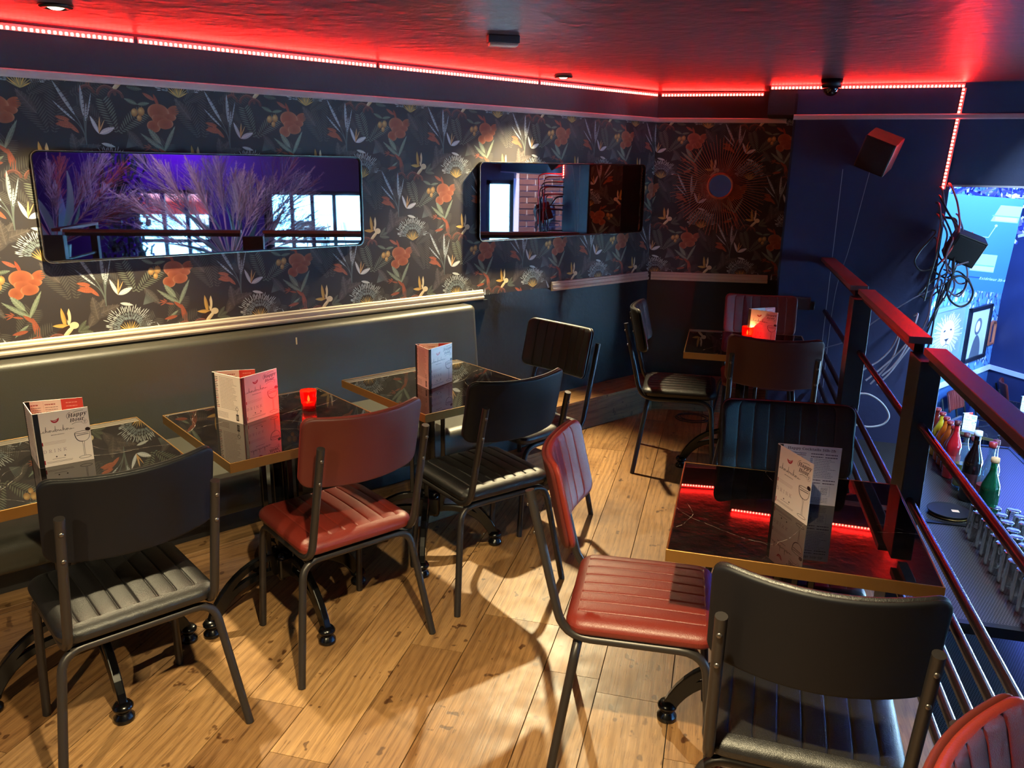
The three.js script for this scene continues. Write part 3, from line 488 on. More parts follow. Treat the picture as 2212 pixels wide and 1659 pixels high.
// ---- tables
let tableProto = null;
function makeTable(label) {
  const t = thing('bistro_table', label, 'table', [0, 0, 0]);
  const top = mesh('table_top', metric(rbox(0.640, 0.026, 0.650, 0.0015, 0, 0.737, 0, 1), 0.66, 0.33, 0.33), M.marble, t);
  const b = []; for (const [w, d, x, z] of [[0.650, 0.0045, 0, 0.3275], [0.650, 0.0045, 0, -0.3275], [0.0045, 0.650, 0.3225, 0], [0.0045, 0.650, -0.3225, 0]]) b.push(rbox(w, 0.034, d, 0.0012, x, 0.7335, z, 1));
  mesh('edge_band', b, M.brass, t);
  mesh('under_board', box(0.62, 0.012, 0.63, 0, 0.718, 0), M.plastic, t);
  // cast iron pedestal
  const base = new THREE.Group(); base.name = 'pedestal'; t.add(base);
  const col = [];
  for (const a of [0, Math.PI / 2]) { const s = rounded(0.155, 0.46, 0.004); for (const x of [-0.0475, 0.0475]) s.holes.push((() => { const q = rounded(0.030, 0.37, 0.0148); q.getPoints(); const h = new THREE.Path(); q.getPoints(6).forEach((p, i) => i ? h.lineTo(p.x + x, p.y - 0.012) : h.moveTo(p.x + x, p.y - 0.012)); return h; })()); col.push(new THREE.ExtrudeGeometry(s, { depth: 0.016, bevelEnabled: true, bevelSize: 0.002, bevelThickness: 0.002, bevelSegments: 1, curveSegments: 6 }).translate(0, 0.47, -0.008).rotateY(a)); }
  mesh('column', col, M.iron, base);
  mesh('spider', [rbox(0.40, 0.014, 0.04, 0.004, 0, 0.705, 0), rbox(0.04, 0.014, 0.40, 0.004, 0, 0.705, 0), cyl(0.045, 0.06, 0.03, 0, 0.69, 0)], M.iron, base);
  const hub = [lathe([[0.0001, 0.15], [0.028, 0.152], [0.034, 0.17], [0.034, 0.25], [0.028, 0.265], [0.0001, 0.268]], 20)]; for (let k = 0; k < 4; k++) hub.push(lathe([[0.0001, 0.155], [0.013, 0.157], [0.017, 0.17], [0.017, 0.245], [0.012, 0.262], [0.0001, 0.266]], 14).rotateY(0).translate(0.052 * Math.cos(k * Math.PI / 2 + 0.785), 0, 0.052 * Math.sin(k * Math.PI / 2 + 0.785)));
  hub.push(rbox(0.11, 0.09, 0.11, 0.012, 0, 0.205, 0));
  mesh('hub', hub, M.iron, base);
  const arch = new THREE.Shape(); arch.moveTo(0.045, 0.255); arch.bezierCurveTo(0.16, 0.262, 0.27, 0.185, 0.318, 0.055); arch.lineTo(0.286, 0.045); arch.bezierCurveTo(0.235, 0.15, 0.15, 0.185, 0.045, 0.168); arch.closePath();
  const slot = new THREE.Path(); slot.moveTo(0.07, 0.232); slot.bezierCurveTo(0.13, 0.232, 0.185, 0.205, 0.225, 0.158); slot.bezierCurveTo(0.185, 0.178, 0.13, 0.196, 0.07, 0.192); slot.closePath(); arch.holes.push(slot);
  const legG = new THREE.ExtrudeGeometry(arch, { depth: 0.018, bevelEnabled: true, bevelSize: 0.004, bevelThickness: 0.004, bevelSegments: 2, curveSegments: 10 }).translate(0, 0, -0.009);
  const footG = lathe([[0.0001, 0.0], [0.024, 0.0], [0.031, 0.006], [0.031, 0.018], [0.020, 0.030], [0.019, 0.035], [0.030, 0.046], [0.031, 0.054], [0.022, 0.066], [0.0001, 0.07]], 20);
  // the foot stays with the leg's casting
  const leg = merge([norm(legG), norm(footG.clone().translate(0.306, 0, 0))]);
  for (let k = 0; k < 4; k++) { const m = mesh('leg', leg, M.iron, base); m.rotation.y = k * Math.PI / 2; }
  return tableProto = t;
}
const topMats = [0, 1, 2, 3, 4].map((k) => { const m = M.marble.clone(), x = marbleTex.clone(); x.rotation = [0.2, 1.7, 3.3, 4.4, 5.6][k]; x.offset.set(0.13 * k, 0.29 * k); x.needsUpdate = true; m.map = x; return m; });
function table(x, z, deg, label, k, baseTurn = 0, off = [0, 0]) {
  const t = tableProto ? dup(tableProto, [x, 0, z], 0, label) : makeTable(label);
  t.position.set(x, 0, z); t.rotation.set(0, deg * Math.PI / 180, 0);
  t.getObjectByName('table_top').material = topMats[k]; const b = t.getObjectByName('pedestal'); b.rotation.y = baseTurn; b.position.set(off[0], 0, off[1]); return t;
}
table(-2.018, -1.981, 55.4, 'black marble bistro table at the left edge, with the leftmost menu', 0, 0, [0, 0.09]);
table(-1.570, -2.559, 55.4, 'black marble bistro table with a red candle and a menu, second in the banquette row', 1, 0, [-0.04, 0.07]);
table(-1.157, -3.237, 55.4, 'black marble bistro table nearest the banquette end, reflecting the wallpaper', 2, -0.70, [-0.09, 0.0]);
table(0.251, -2.222, -1.1, 'black marble bistro table beside the railing, reflecting the red strip light', 3);
table(0.165, -4.553, 0, 'black marble table at the far end, between two red chairs', 4, 0, [0, 0.05]);

// ---- menus
const menuFont = 'sans-serif', serif = 'serif';
const lines = (c, x, y, w, n, dy, col, h = 2.4) => { c.fillStyle = col; for (let i = 0; i < n; i++) c.fillRect(x, y + i * dy, w * (0.72 + 0.28 * HASH[(i * 37 + y | 0) & 65535]), h); };
const words = (c, x, y, w, col, h) => { c.fillStyle = col; let p = x; while (p < x + w) { const l = 6 + HASH[(p * 13 + y * 7 | 0) & 65535] * 20; c.fillRect(p, y, Math.min(l, x + w - p), h); p += l + 4; } };
function drawLips(c, x, y, s) { c.fillStyle = '#b3122a'; c.beginPath(); c.moveTo(x - 42 * s, y - 12 * s); c.bezierCurveTo(x - 18 * s, y + 4 * s, x + 12 * s, y, x + 40 * s, y - 26 * s); c.bezierCurveTo(x + 44 * s, y + 10 * s, x + 14 * s, y + 30 * s, x - 8 * s, y + 27 * s); c.bezierCurveTo(x - 28 * s, y + 24 * s, x - 40 * s, y + 4 * s, x - 42 * s, y - 12 * s); c.fill(); c.fillStyle = '#fbeee9'; c.beginPath(); c.moveTo(x - 26 * s, y + 5 * s); c.quadraticCurveTo(x + 4 * s, y + 9 * s, x + 28 * s, y - 8 * s); c.quadraticCurveTo(x + 6 * s, y + 22 * s, x - 26 * s, y + 5 * s); c.fill(); }
const coverTex = canvasTex(620, 712, (c, W, H) => {
  c.fillStyle = '#f4e6e2'; c.fillRect(0, 0, W, H);
  drawLips(c, 235, 118, 1.15);
  // thin connected script of the name
  c.strokeStyle = '#2c1c22'; c.lineWidth = 4; c.lineJoin = 'round'; c.beginPath(); c.moveTo(60, 262); c.lineTo(82, 258);
  let x = 82; for (const ch of 'choubichou') { const y = 262; if (ch === 'c') { c.bezierCurveTo(x + 22, y - 24, x + 2, y - 24, x + 6, y - 6); c.quadraticCurveTo(x + 14, y + 4, x + 28, y - 6); x += 28; } else if (ch === 'h') { c.quadraticCurveTo(x + 10, y - 40, x + 12, y - 74); c.lineTo(x + 10, y); c.bezierCurveTo(x + 16, y - 30, x + 30, y - 26, x + 28, y); c.lineTo(x + 40, y - 5); x += 40; } else if (ch === 'o') { c.bezierCurveTo(x + 4, y - 26, x + 22, y - 26, x + 22, y - 10); c.bezierCurveTo(x + 20, y + 6, x + 2, y + 4, x + 6, y - 14); c.quadraticCurveTo(x + 18, y - 22, x + 34, y - 16); x += 34; } else if (ch === 'u') { c.lineTo(x + 4, y - 4); c.quadraticCurveTo(x + 14, y + 6, x + 22, y - 18); c.lineTo(x + 24, y - 2); c.lineTo(x + 36, y - 8); x += 36; } else if (ch === 'b') { c.quadraticCurveTo(x + 8, y - 40, x + 8, y - 70); c.lineTo(x + 6, y - 4); c.bezierCurveTo(x + 20, y + 8, x + 34, y - 10, x + 18, y - 24); c.lineTo(x + 38, y - 12); x += 38; } else { c.lineTo(x + 8, y - 20); c.lineTo(x + 10, y - 2); c.lineTo(x + 20, y - 6); x += 20; } } c.lineTo(x + 22, 252); c.stroke();
  words(c, 170, 300, 150, '#6d5860', 7);
  // Happy Hour brush lettering
  c.save(); c.translate(480, 74); c.rotate(-0.06); c.fillStyle = '#33252d'; c.font = 'italic bold 66px ' + serif; c.textAlign = 'center'; c.fillText('Happy', 8, 28); c.font = 'italic bold 64px ' + serif; c.fillText('Hour', -6, 92); c.strokeStyle = '#33252d'; c.lineWidth = 4; c.beginPath(); c.moveTo(-96, 44); c.bezierCurveTo(-130, 10, -96, -40, -60, -36); c.moveTo(-30, -26); c.quadraticCurveTo(30, -44, 86, -34); c.moveTo(-70, 124); c.quadraticCurveTo(-20, 96, 50, 118); c.stroke(); c.restore();
  c.strokeStyle = '#8a5a66'; c.lineWidth = 2.5; c.beginPath(); c.arc(566, 186, 31, 0, 7); c.stroke(); c.fillStyle = '#40303a'; c.font = 'bold 19px ' + menuFont; c.textAlign = 'center'; c.fillText('16h', 566, 182); c.fillText('2h', 566, 203);
  // coupe glass with a berry
  c.strokeStyle = '#241a24'; c.lineWidth = 5; c.beginPath(); c.ellipse(522, 322, 88, 15, -0.03, 0, 7); c.stroke(); c.lineWidth = 9; c.beginPath(); c.moveTo(434, 330); c.bezierCurveTo(436, 420, 478, 446, 522, 446); c.stroke(); c.lineWidth = 5; c.beginPath(); c.moveTo(522, 446); c.bezierCurveTo(572, 446, 606, 418, 609, 330); c.stroke(); c.lineWidth = 7; c.beginPath(); c.moveTo(452, 362); c.lineTo(594, 352); c.stroke(); c.lineWidth = 3.4; c.beginPath(); c.moveTo(508, 446); c.bezierCurveTo(520, 480, 517, 560, 514, 634); c.moveTo(538, 446); c.bezierCurveTo(526, 480, 526, 560, 531, 634); c.stroke(); c.lineWidth = 4; c.beginPath(); c.ellipse(522, 656, 70, 17, 0, 0, 7); c.stroke(); c.fillStyle = '#33262f'; c.beginPath(); c.ellipse(590, 292, 30, 24, 0.2, 0, 7); c.fill(); c.fillStyle = '#f7ecea'; c.fillRect(572, 316, 48, 9);
  c.fillStyle = '#a42a3c'; c.fillRect(58, 384, 13, 44); c.fillRect(58, 622, 13, 56); lines(c, 84, 388, 300, 3, 15, '#a97f86');
  c.fillStyle = '#b59aa2'; c.font = '58px ' + serif; c.textAlign = 'left'; let q = 58; for (const ch of 'DRINK') { c.fillText(ch, q, 530); q += c.measureText(ch).width + 20; }
  c.fillStyle = '#3b2c35'; c.beginPath(); c.arc(200, 592, 9, 0, 7); c.arc(296, 592, 9, 0, 7); c.fill(); lines(c, 150, 618, 200, 1, 10, '#7c6670', 4); lines(c, 84, 650, 320, 2, 13, '#7c6670', 3.5);
});
const listTex = canvasTex(512, 600, (c, W, H) => { c.fillStyle = '#f0ddd2'; c.fillRect(0, 0, W, H); for (let i = 0; i < 22; i++) { words(c, 130, 40 + i * 19, 230 + 90 * HASH[i + 7], '#8a6a5e', 5); } for (let i = 0; i < 18; i++) { c.fillStyle = i % 5 == 2 ? '#a02c25' : '#5d4640'; c.fillRect(46, 46 + i * 23, 34 + 26 * HASH[i + 90], 9); } for (let i = 0; i < 5; i++) words(c, 60, 500 + i * 16, 190, '#8a6a5e', 5); c.strokeStyle = '#20161a'; c.lineWidth = 6; c.beginPath(); c.arc(420, 420, 22, 0, 7); c.moveTo(420, 442); c.lineTo(420, 490); c.stroke(); c.fillStyle = '#20161a'; c.fillRect(396, 490, 48, 18); c.fillRect(396, 500, 10, 70); c.fillRect(434, 500, 10, 70); c.fillRect(412, 508, 16, 54); c.fillRect(398, 562, 44, 14); });
const insideTex = canvasTex(512, 600, (c, W, H) => { c.fillStyle = '#f1d9cc'; c.fillRect(0, 0, W, H); c.fillStyle = '#d92a1d'; c.fillRect(318, 0, 194, 600); c.font = 'bold 24px ' + menuFont; c.fillStyle = '#a33f39'; for (let k = 0; k < 2; k++) { words(c, 26 + k * 148, 44, 92, '#a33f39', 12); for (let i = 0; i < 18; i++) words(c, 26 + k * 148, 80 + i * 26, 112, '#75504c', 6); } c.fillStyle = '#c9a59b'; c.fillRect(160, 20, 2, 560); for (let i = 0; i < 6; i++) words(c, 360, 40 + i * 40, 100, '#ef8d80', 11); });
const cocktailTex = canvasTex(620, 712, (c, W, H) => { c.fillStyle = '#eee0ea'; c.fillRect(0, 0, W, H); c.fillStyle = '#5b3550'; c.font = 'bold 40px ' + serif; c.textAlign = 'center'; c.fillText('Happy Cocktails 16h-2h', 330, 54); c.fillStyle = '#4a3a70'; c.font = 'italic bold 25px ' + serif; c.fillText('Les Classiques', 190, 100); c.fillStyle = '#7a2f50'; c.fillRect(90, 112, 190, 6); for (const y of [88, 122, 404, 440]) { words(c, 330, y, 120, '#4b2f55', 10); words(c, 470, y, 120, '#4b2f55', 10); } for (let i = 0; i < 12; i++) { c.fillStyle = '#7d83b8'; c.fillRect(326, 150 + i * 20, 24, 9); words(c, 366, 150 + i * 20, 130 + 90 * HASH[i + 5], '#7a6488', 5); } c.strokeStyle = '#9a84a6'; c.lineWidth = 2; c.strokeRect(300, 480, 100, 120); c.strokeRect(440, 480, 110, 120); for (let i = 0; i < 7; i++) { words(c, 318, 500 + i * 13, 64, '#7a6488', 5); words(c, 462, 500 + i * 13, 66, '#7a6488', 5); } for (let i = 0; i < 4; i++) words(c, 300, 622 + i * 18, 240, '#7a6488', 5); for (let i = 0; i < 24; i++) words(c, 40, 140 + i * 22, 210, '#7a6488', 5); });
const paper = std('#efe0da', 0.55), sheet = (t) => std('#ffffff', 0.32, { map: t });
const menuMats = { cover: sheet(coverTex), list: sheet(listTex), inside: sheet(insideTex), cocktails: sheet(cocktailTex) };
function menu(label, panels, h = 0.178, y = 0.7505) {
  const t = thing('menu_card', label, 'menu', [panels[0][0][0], y, panels[0][0][1]]);
  const o = V(...[panels[0][0][0], 0, panels[0][0][1]]);
  for (const [a, b, face, rear] of panels) {
    const p = V(a[0], 0, a[1]).sub(o), q = V(b[0], 0, b[1]).sub(o), w = p.distanceTo(q), turn = Math.atan2(-(q.z - p.z), q.x - p.x), c = p.clone().add(q).multiplyScalar(0.5);
    const m = new THREE.Mesh(new THREE.BoxGeometry(w - 0.002, h, 0.0022), [paper, paper, paper, paper, menuMats[face], rear ? menuMats[rear] : M.black]);
    m.name = 'panel'; m.castShadow = m.receiveShadow = true; m.position.set(c.x, h / 2, c.z); m.rotation.y = turn; t.add(m);
    const s = mesh('spine', rbox(0.015, h - 0.001, 0.0032, 0.001), M.black, t); s.position.set(p.x + (q.x - p.x) / w * 0.0082, h / 2 - 0.0005, p.z + (q.z - p.z) / w * 0.0082); s.rotation.y = turn;
  }
  return t;
}
menu('pink three-panel drinks menu on the leftmost table', [[[-2.024, -1.897], [-1.926, -2.018], 'cover', 'list'], [[-2.155, -1.995], [-2.026, -1.899], 'list', 'inside'], [[-2.155, -1.997], [-2.02, -2.10], 'inside', 'cover']]);
menu('three-panel drinks menu beside the candle on the second banquette table', [[[-1.668, -2.472], [-1.623, -2.645], 'cover', 'list'], [[-1.822, -2.522], [-1.670, -2.473], 'list', 'inside'], [[-1.822, -2.524], [-1.69, -2.605], 'inside', 'cover']]);
menu('closed triangular drinks menu on the third banquette table, mirrored in its top', [[[-1.182, -3.127], [-1.132, -3.287], 'cover', 'list'], [[-1.275, -3.209], [-1.184, -3.128], 'list', 'inside'], [[-1.275, -3.211], [-1.132, -3.29], 'inside', 'cover']]);
menu('open V-shaped drinks menu on the railing table, showing its cocktail list', [[[0.199, -2.303], [0.283, -2.151], 'cover', 'list'], [[0.199, -2.306], [0.374, -2.312], 'cocktails', 'cover']]);
{ const s = atY(1618, 667, 0.928), f = atY(1681, 676, 0.928), b = atY(1675, 664, 0.928); menu('open drinks menu lit by the candle on the far table', [[[s.x, s.z], [f.x, f.z], 'cover', 'list'], [[s.x, s.z - 0.003], [b.x, b.z], 'inside', 'cover']]); }
// ---- candles in red glasses
const redGlass = new THREE.MeshPhysicalMaterial({ color: '#ff4636', transmission: 0.95, roughness: 0.04, thickness: 0, ior: 1.5 });
function candle(x, z, label) {
  const t = thing('votive_candle', label, 'candle', [x, 0.7505, z]);
  mesh('glass', lathe([[0.0001, 0], [0.026, 0], [0.0275, 0.003], [0.0325, 0.078], [0.0318, 0.080], [0.0305, 0.078], [0.0255, 0.006], [0.0001, 0.006]], 32), redGlass, t);
  mesh('wax', lathe([[0.0001, 0.008], [0.022, 0.008], [0.023, 0.030], [0.0001, 0.031]], 24), std('#e8c9b8', 0.6), t);
  const f = mesh('flame', lathe([[0.0001, 0.032], [0.004, 0.037], [0.0052, 0.043], [0.003, 0.053], [0.0001, 0.060]], 14), std('#000000', 0.5, { emissive: L(1, 0.5, 0.16), emissiveIntensity: 160 }), t);
  const l = new THREE.PointLight(L(1, 0.28, 0.08), 0.16, 0, 2); l.position.set(0, 0.044, 0); l.shadow.radius = 0.15; l.castShadow = true; t.add(l);
  return t;
}
candle(-1.531, -2.712, 'lit candle in a red glass on the second banquette table');
candle(0.171, -4.653, 'lit candle in a red glass on the far table, in front of its menu');
// ---- railing
{
  const t = thing('railing', 'dark metal railing with a broad flat handrail beside the railing table, overlooking the bar', 'railing', [0.68, 0, 0]);
  const X = -0.004, secs = [[-5.53, -4.19, 0.617, 0.700], [-4.075, -2.92, 0.636, 0.711], [-2.745, -1.36, 0.646, 0.712]];
  for (const [a, b, x0, x1] of secs) { const h = mesh('handrail', rbox(x1 - x0, 0.024, b - a, 0.003, (x0 + x1) / 2 - 0.68, 1.138, (a + b) / 2), M.handrail, t); mesh('rail_flange', box(0.03, 0.03, b - a - 0.02, (x0 + x1) / 2 - 0.68, 1.112, (a + b) / 2), M.post, t); }
  const posts = [[-4.20, -4.06, 0.62, 0.705], [-2.92, -2.755, 0.645, 0.712], [-1.36, -1.20, 0.645, 0.712]];
  for (const [a, b, x0, x1] of posts) mesh('post', rbox(x1 - x0, 1.345, b - a, 0.004, (x0 + x1) / 2 - 0.68, 0.4275, (a + b) / 2), M.post, t);
  const spans = [[-5.52, -4.20, [0.80, 0.56, 0.46, 0.34, 0.22]], [-4.06, -2.92, [0.845, 0.565, 0.455, 0.34, 0.22]], [-2.755, -1.36, [0.885, 0.62, 0.525, 0.41, 0.305, 0.19]]];
  for (const [a, b, ys] of spans) for (const y of ys) mesh('bar', bent([[X, y, a - 0.005], [X, y, b + 0.005]], 0.0135, 0.01, 12), M.bar, t);
  mesh('handrail', rbox(0.78, 0.024, 0.07, 0.003, 0.43, 1.138, -1.28), M.handrail, t); for (const y of [0.885, 0.62, 0.41, 0.19]) mesh('bar', bent([[0.02, y, -1.28], [0.82, y, -1.28]], 0.0135, 0.01, 12), M.bar, t); mesh('post', rbox(0.06, 1.125, 0.06, 0.004, 0.80, 0.5625, -1.28), M.post, t);
}
{ const t = thing('wall_block', 'brown wooden block on the dark blue wall behind the far red chair', 'block', onPillar(0.136, 0.845, 0.021).toArray(), PA); mesh('block', rbox(0.155, 0.08, 0.04, 0.004), std('#3d2a2c', 0.7), t); mesh('clamp', rbox(0.03, 0.05, 0.05, 0.006, 0.09, -0.01, 0.01), M.plastic, t); }
// ---- things on walls and ceiling
{
  const t = thing('wall_speaker', 'black box speaker tilted down from a bracket on the dark blue wall', 'speaker', onPillar(0.495, 1.80, 0.16).toArray(), PA);
  const b = rbox(0.185, 0.205, 0.15, 0.008), turn = new THREE.Euler(0.35, -0.42, -0.40, 'YXZ');
  const c = mesh('cabinet', b, M.plastic, t); c.rotation.copy(turn);
  const g = mesh('grille', rbox(0.172, 0.192, 0.012, 0.005, 0, 0, 0.074), std('#0a0a0c', 0.8, { bumpMap: rep(grainTex, 1), bumpScale: 0.002 }), t); g.rotation.copy(turn);
  mesh('bracket', [rbox(0.05, 0.09, 0.01, 0.003, 0, 0.02, -0.144), cyl(0.009, 0.009, 0.09, 0, 0, 0, 10).rotateX(Math.PI / 2).translate(0, 0.01, -0.10)], M.darkSteel, t);
}
tag(mesh('speaker_wire', rope([onPillar(0.47, 1.70, 0.03), onPillar(0.445, 1.5, 0.004), onPillar(0.405, 1.2, 0.004), onPillar(0.36, 0.95, 0.004), onPillar(0.35, 0.2, 0.004)], 0.0016, 30, 5), M.cableGrey), 'thin pale wire running down the dark blue wall from the box speaker', 'cable');
{
  const t = thing('dome_camera', 'glossy dome camera on the ceiling in front of the dark blue wall', 'camera', [0.53, CEIL, -5.22]);
  mesh('base', lathe([[0.0001, -0.05], [0.05, -0.048], [0.058, -0.03], [0.06, 0.0], [0.0001, 0.0]], 32), M.darkSteel, t);
  mesh('dome', new THREE.SphereGeometry(0.047, 28, 14, 0, Math.PI * 2, Math.PI / 2, Math.PI / 2).translate(0, -0.048, 0), new THREE.MeshPhysicalMaterial({ color: '#2a1418', roughness: 0.03, metalness: 0.4, clearcoat: 1 }), t);
}
{
  const t = thing('emergency_light', 'small grey emergency light box on the ceiling above the middle of the room', 'light fitting', [-0.934, CEIL, -3.37], WA - 0.5);
  mesh('housing', rbox(0.13, 0.03, 0.055, 0.004, 0, -0.015, 0), std('#4a464c', 0.5), t);
  mesh('diffuser', rbox(0.118, 0.014, 0.045, 0.005, 0, -0.034, 0), std('#e6e2e0', 0.25), t);
}
// coil of black cable on the floor under the far table
{ const pts = []; for (let i = 0; i <= 60; i++) { const a = i / 60 * Math.PI * 5, r = 0.085 + 0.015 * Math.sin(a * 0.7); pts.push(V(-0.11 + Math.cos(a) * r * 1.25, 0.006 + 0.003 * (i / 60) * 3, -5.47 + Math.sin(a) * r)); } tag(mesh('cable_coil', rope(pts, 0.004, 160, 5), M.cableDark), 'coil of black cable on the floorboards by the end plinth', 'cable'); }
// ================================================================ TANGLE OF CABLES BESIDE THE DARK BLUE WALL
{
  const cord = (px, z, r, m, label, group, n = 44, loose = false) => { const pts = px.map(([x, y, dz]) => atZ(x, y, z + (dz || 0))); if (!loose) pts.unshift(atPlane(px[0][0] - 6, px[0][1] - 8, onPillar(0, 0, 0.003), NP)); tag(mesh('hanging_cable', rope(pts, r, n, 5), m), label, 'cable', group); };
  const G = 'dark cables hanging in the tangle', P = 'pale cables curving down to the bar shelf';
  const D = 'thin dark cable hanging in the tangle by the dark blue wall', Q = 'pale cable curving down behind the handrail to the perforated shelf';
  const dark = [[[2030, 470], [2046, 505], [2040, 540], [2050, 585], [2062, 615], [2050, 645]], [[2024, 520], [2030, 556], [2048, 574], [2060, 596], [2040, 616]], [[2040, 470], [2056, 512], [2050, 548], [2030, 590], [2026, 630], [2040, 650]], [[2030, 600], [2012, 640], [2006, 680], [1990, 720], [1984, 750]], [[2034, 612], [2022, 660], [2016, 700], [2008, 740], [1996, 770]], [[2016, 585], [2044, 600], [2066, 586], [2086, 600], [2082, 626], [2060, 640]], [[2036, 412], [2042, 450], [2060, 480], [2066, 520], [2052, 560], [2040, 610], [2024, 660]], [[2034, 430], [2050, 462], [2078, 505], [2074, 545], [2060, 590], [2036, 640], [2018, 690]], [[2028, 445], [2033, 500], [2020, 560], [2008, 600], [1996, 650]], [[2058, 520], [2044, 555], [2050, 590], [2064, 575], [2078, 570], [2092, 566]], [[2020, 505], [1985, 545], [1976, 565], [1988, 584], [2016, 580], [2038, 560]], [[2045, 590], [2010, 610], [1990, 630], [1984, 636], [2004, 644], [2030, 626]], [[2086, 570], [2090, 590], [2086, 620], [2070, 640], [2048, 626], [2050, 600]], [[2042, 620], [2030, 650], [2014, 690], [2002, 720]], [[2062, 560], [2056, 600], [2042, 640], [2020, 672], [2004, 706]], [[2072, 470], [2080, 500], [2074, 520], [2062, 545], [2058, 585], [2070, 612], [2094, 610]]];
  for (const [i, p] of dark.entries()) cord(p, -5.33 + 0.02 * (i % 5), 0.0056, i % 3 ? M.cableDark : std('#5a4a58', 0.5), D, G);
  cord([[2094, 608], [2102, 632], [2092, 655], [2074, 662], [2054, 650], [2046, 628], [2052, 606], [2074, 596], [2094, 608]], -5.25, 0.0066, M.cableDark, 'thick black cable hanging in a round loop below the tangle', undefined, 60);
  cord([[2056, 404], [2068, 438], [2073, 490], [2066, 520], [2048, 548], [2034, 566]], -5.26, 0.0058, M.cableRed, 'red cable hanging from the end of the red strip light');
  cord([[2030, 446], [2032, 480], [2026, 520], [2022, 560]], -5.3, 0.006, M.cableRed, 'short red cable close to the edge of the dark blue wall');
  cord([[2046, 610], [2010, 628], [1978, 642], [1940, 664], [1890, 694], [1830, 736], [1780, 752]], -5.3, 0.0042, std('#5e5a6e', 0.5), 'long thin cable stretched diagonally behind the handrail');
  const pale = [[[1946, 708], [1926, 752], [1898, 780], [1868, 797], [1830, 822]], [[1946, 708], [1938, 746], [1926, 776], [1908, 800], [1880, 830]], [[1964, 736], [1930, 772], [1898, 800], [1870, 822]], [[1966, 748], [1942, 780], [1918, 810], [1894, 832]], [[1980, 690], [1962, 740], [1930, 790], [1905, 812]]];
  for (const [i, p] of pale.entries()) cord(p, -5.0 + 0.03 * i, 0.0056, M.cableGrey, Q, P);
  cord([[1848, 850], [1876, 852], [1906, 872], [1920, 900], [1908, 916], [1880, 922], [1850, 918]], -4.55, 0.0058, std('#c9c6cf', 0.5), 'thick pale cable lying in a wide loop on the perforated shelf', undefined, 44, true);
  for (let i = 0; i < 9; i++) { const a = atY(1850 + rr(0, 60), 808 + rr(0, 70), -0.03), pts = [a]; for (let k = 1; k < 6; k++) pts.push(V(a.x + rr(-0.22, 0.12), -0.03 + rr(0, 0.1), a.z + rr(-0.2, 0.25))); tag(mesh('hanging_cable', rope(pts, 0.004, 40, 5), [M.cableDark, std('#6b3f3c', 0.5), std('#4a4654', 0.5)][i % 3]), 'loose cable heaped on the far end of the perforated shelf', 'cable', 'loose cables heaped on the shelf'); }
  const s = atZ(2083, 535, -5.32), t = thing('hanging_speaker', 'black box hanging tilted in the cable tangle before the pale blue poster', 'box', s.toArray(), -0.3);
  const c = mesh('cabinet', rbox(0.175, 0.165, 0.13, 0.006), M.plastic, t); c.rotation.set(0.25, 0.2, -0.42); const g = mesh('grille', rbox(0.15, 0.14, 0.008, 0.003, 0, 0, 0.066), std('#08080a', 0.8), t); g.rotation.copy(c.rotation);
  mesh('mount', bent([[-0.05, 0.04, -0.02], [-0.07, 0.16, -0.1], [-0.2, 0.17, -0.17]], 0.008, 0.03, 8), M.darkSteel, t);
  const p2 = atY(1900, 806, 0.0), w = thing('power_adapter', 'grey adapter block with a white plug among the cables on the shelf', 'adapter', [p2.x, -0.049, p2.z]);
  mesh('block', rbox(0.11, 0.04, 0.07, 0.005, 0, 0.02, 0), std('#4c4a60', 0.5), w); mesh('plug', rbox(0.07, 0.014, 0.02, 0.005, 0.05, 0.047, 0), M.white, w);
}

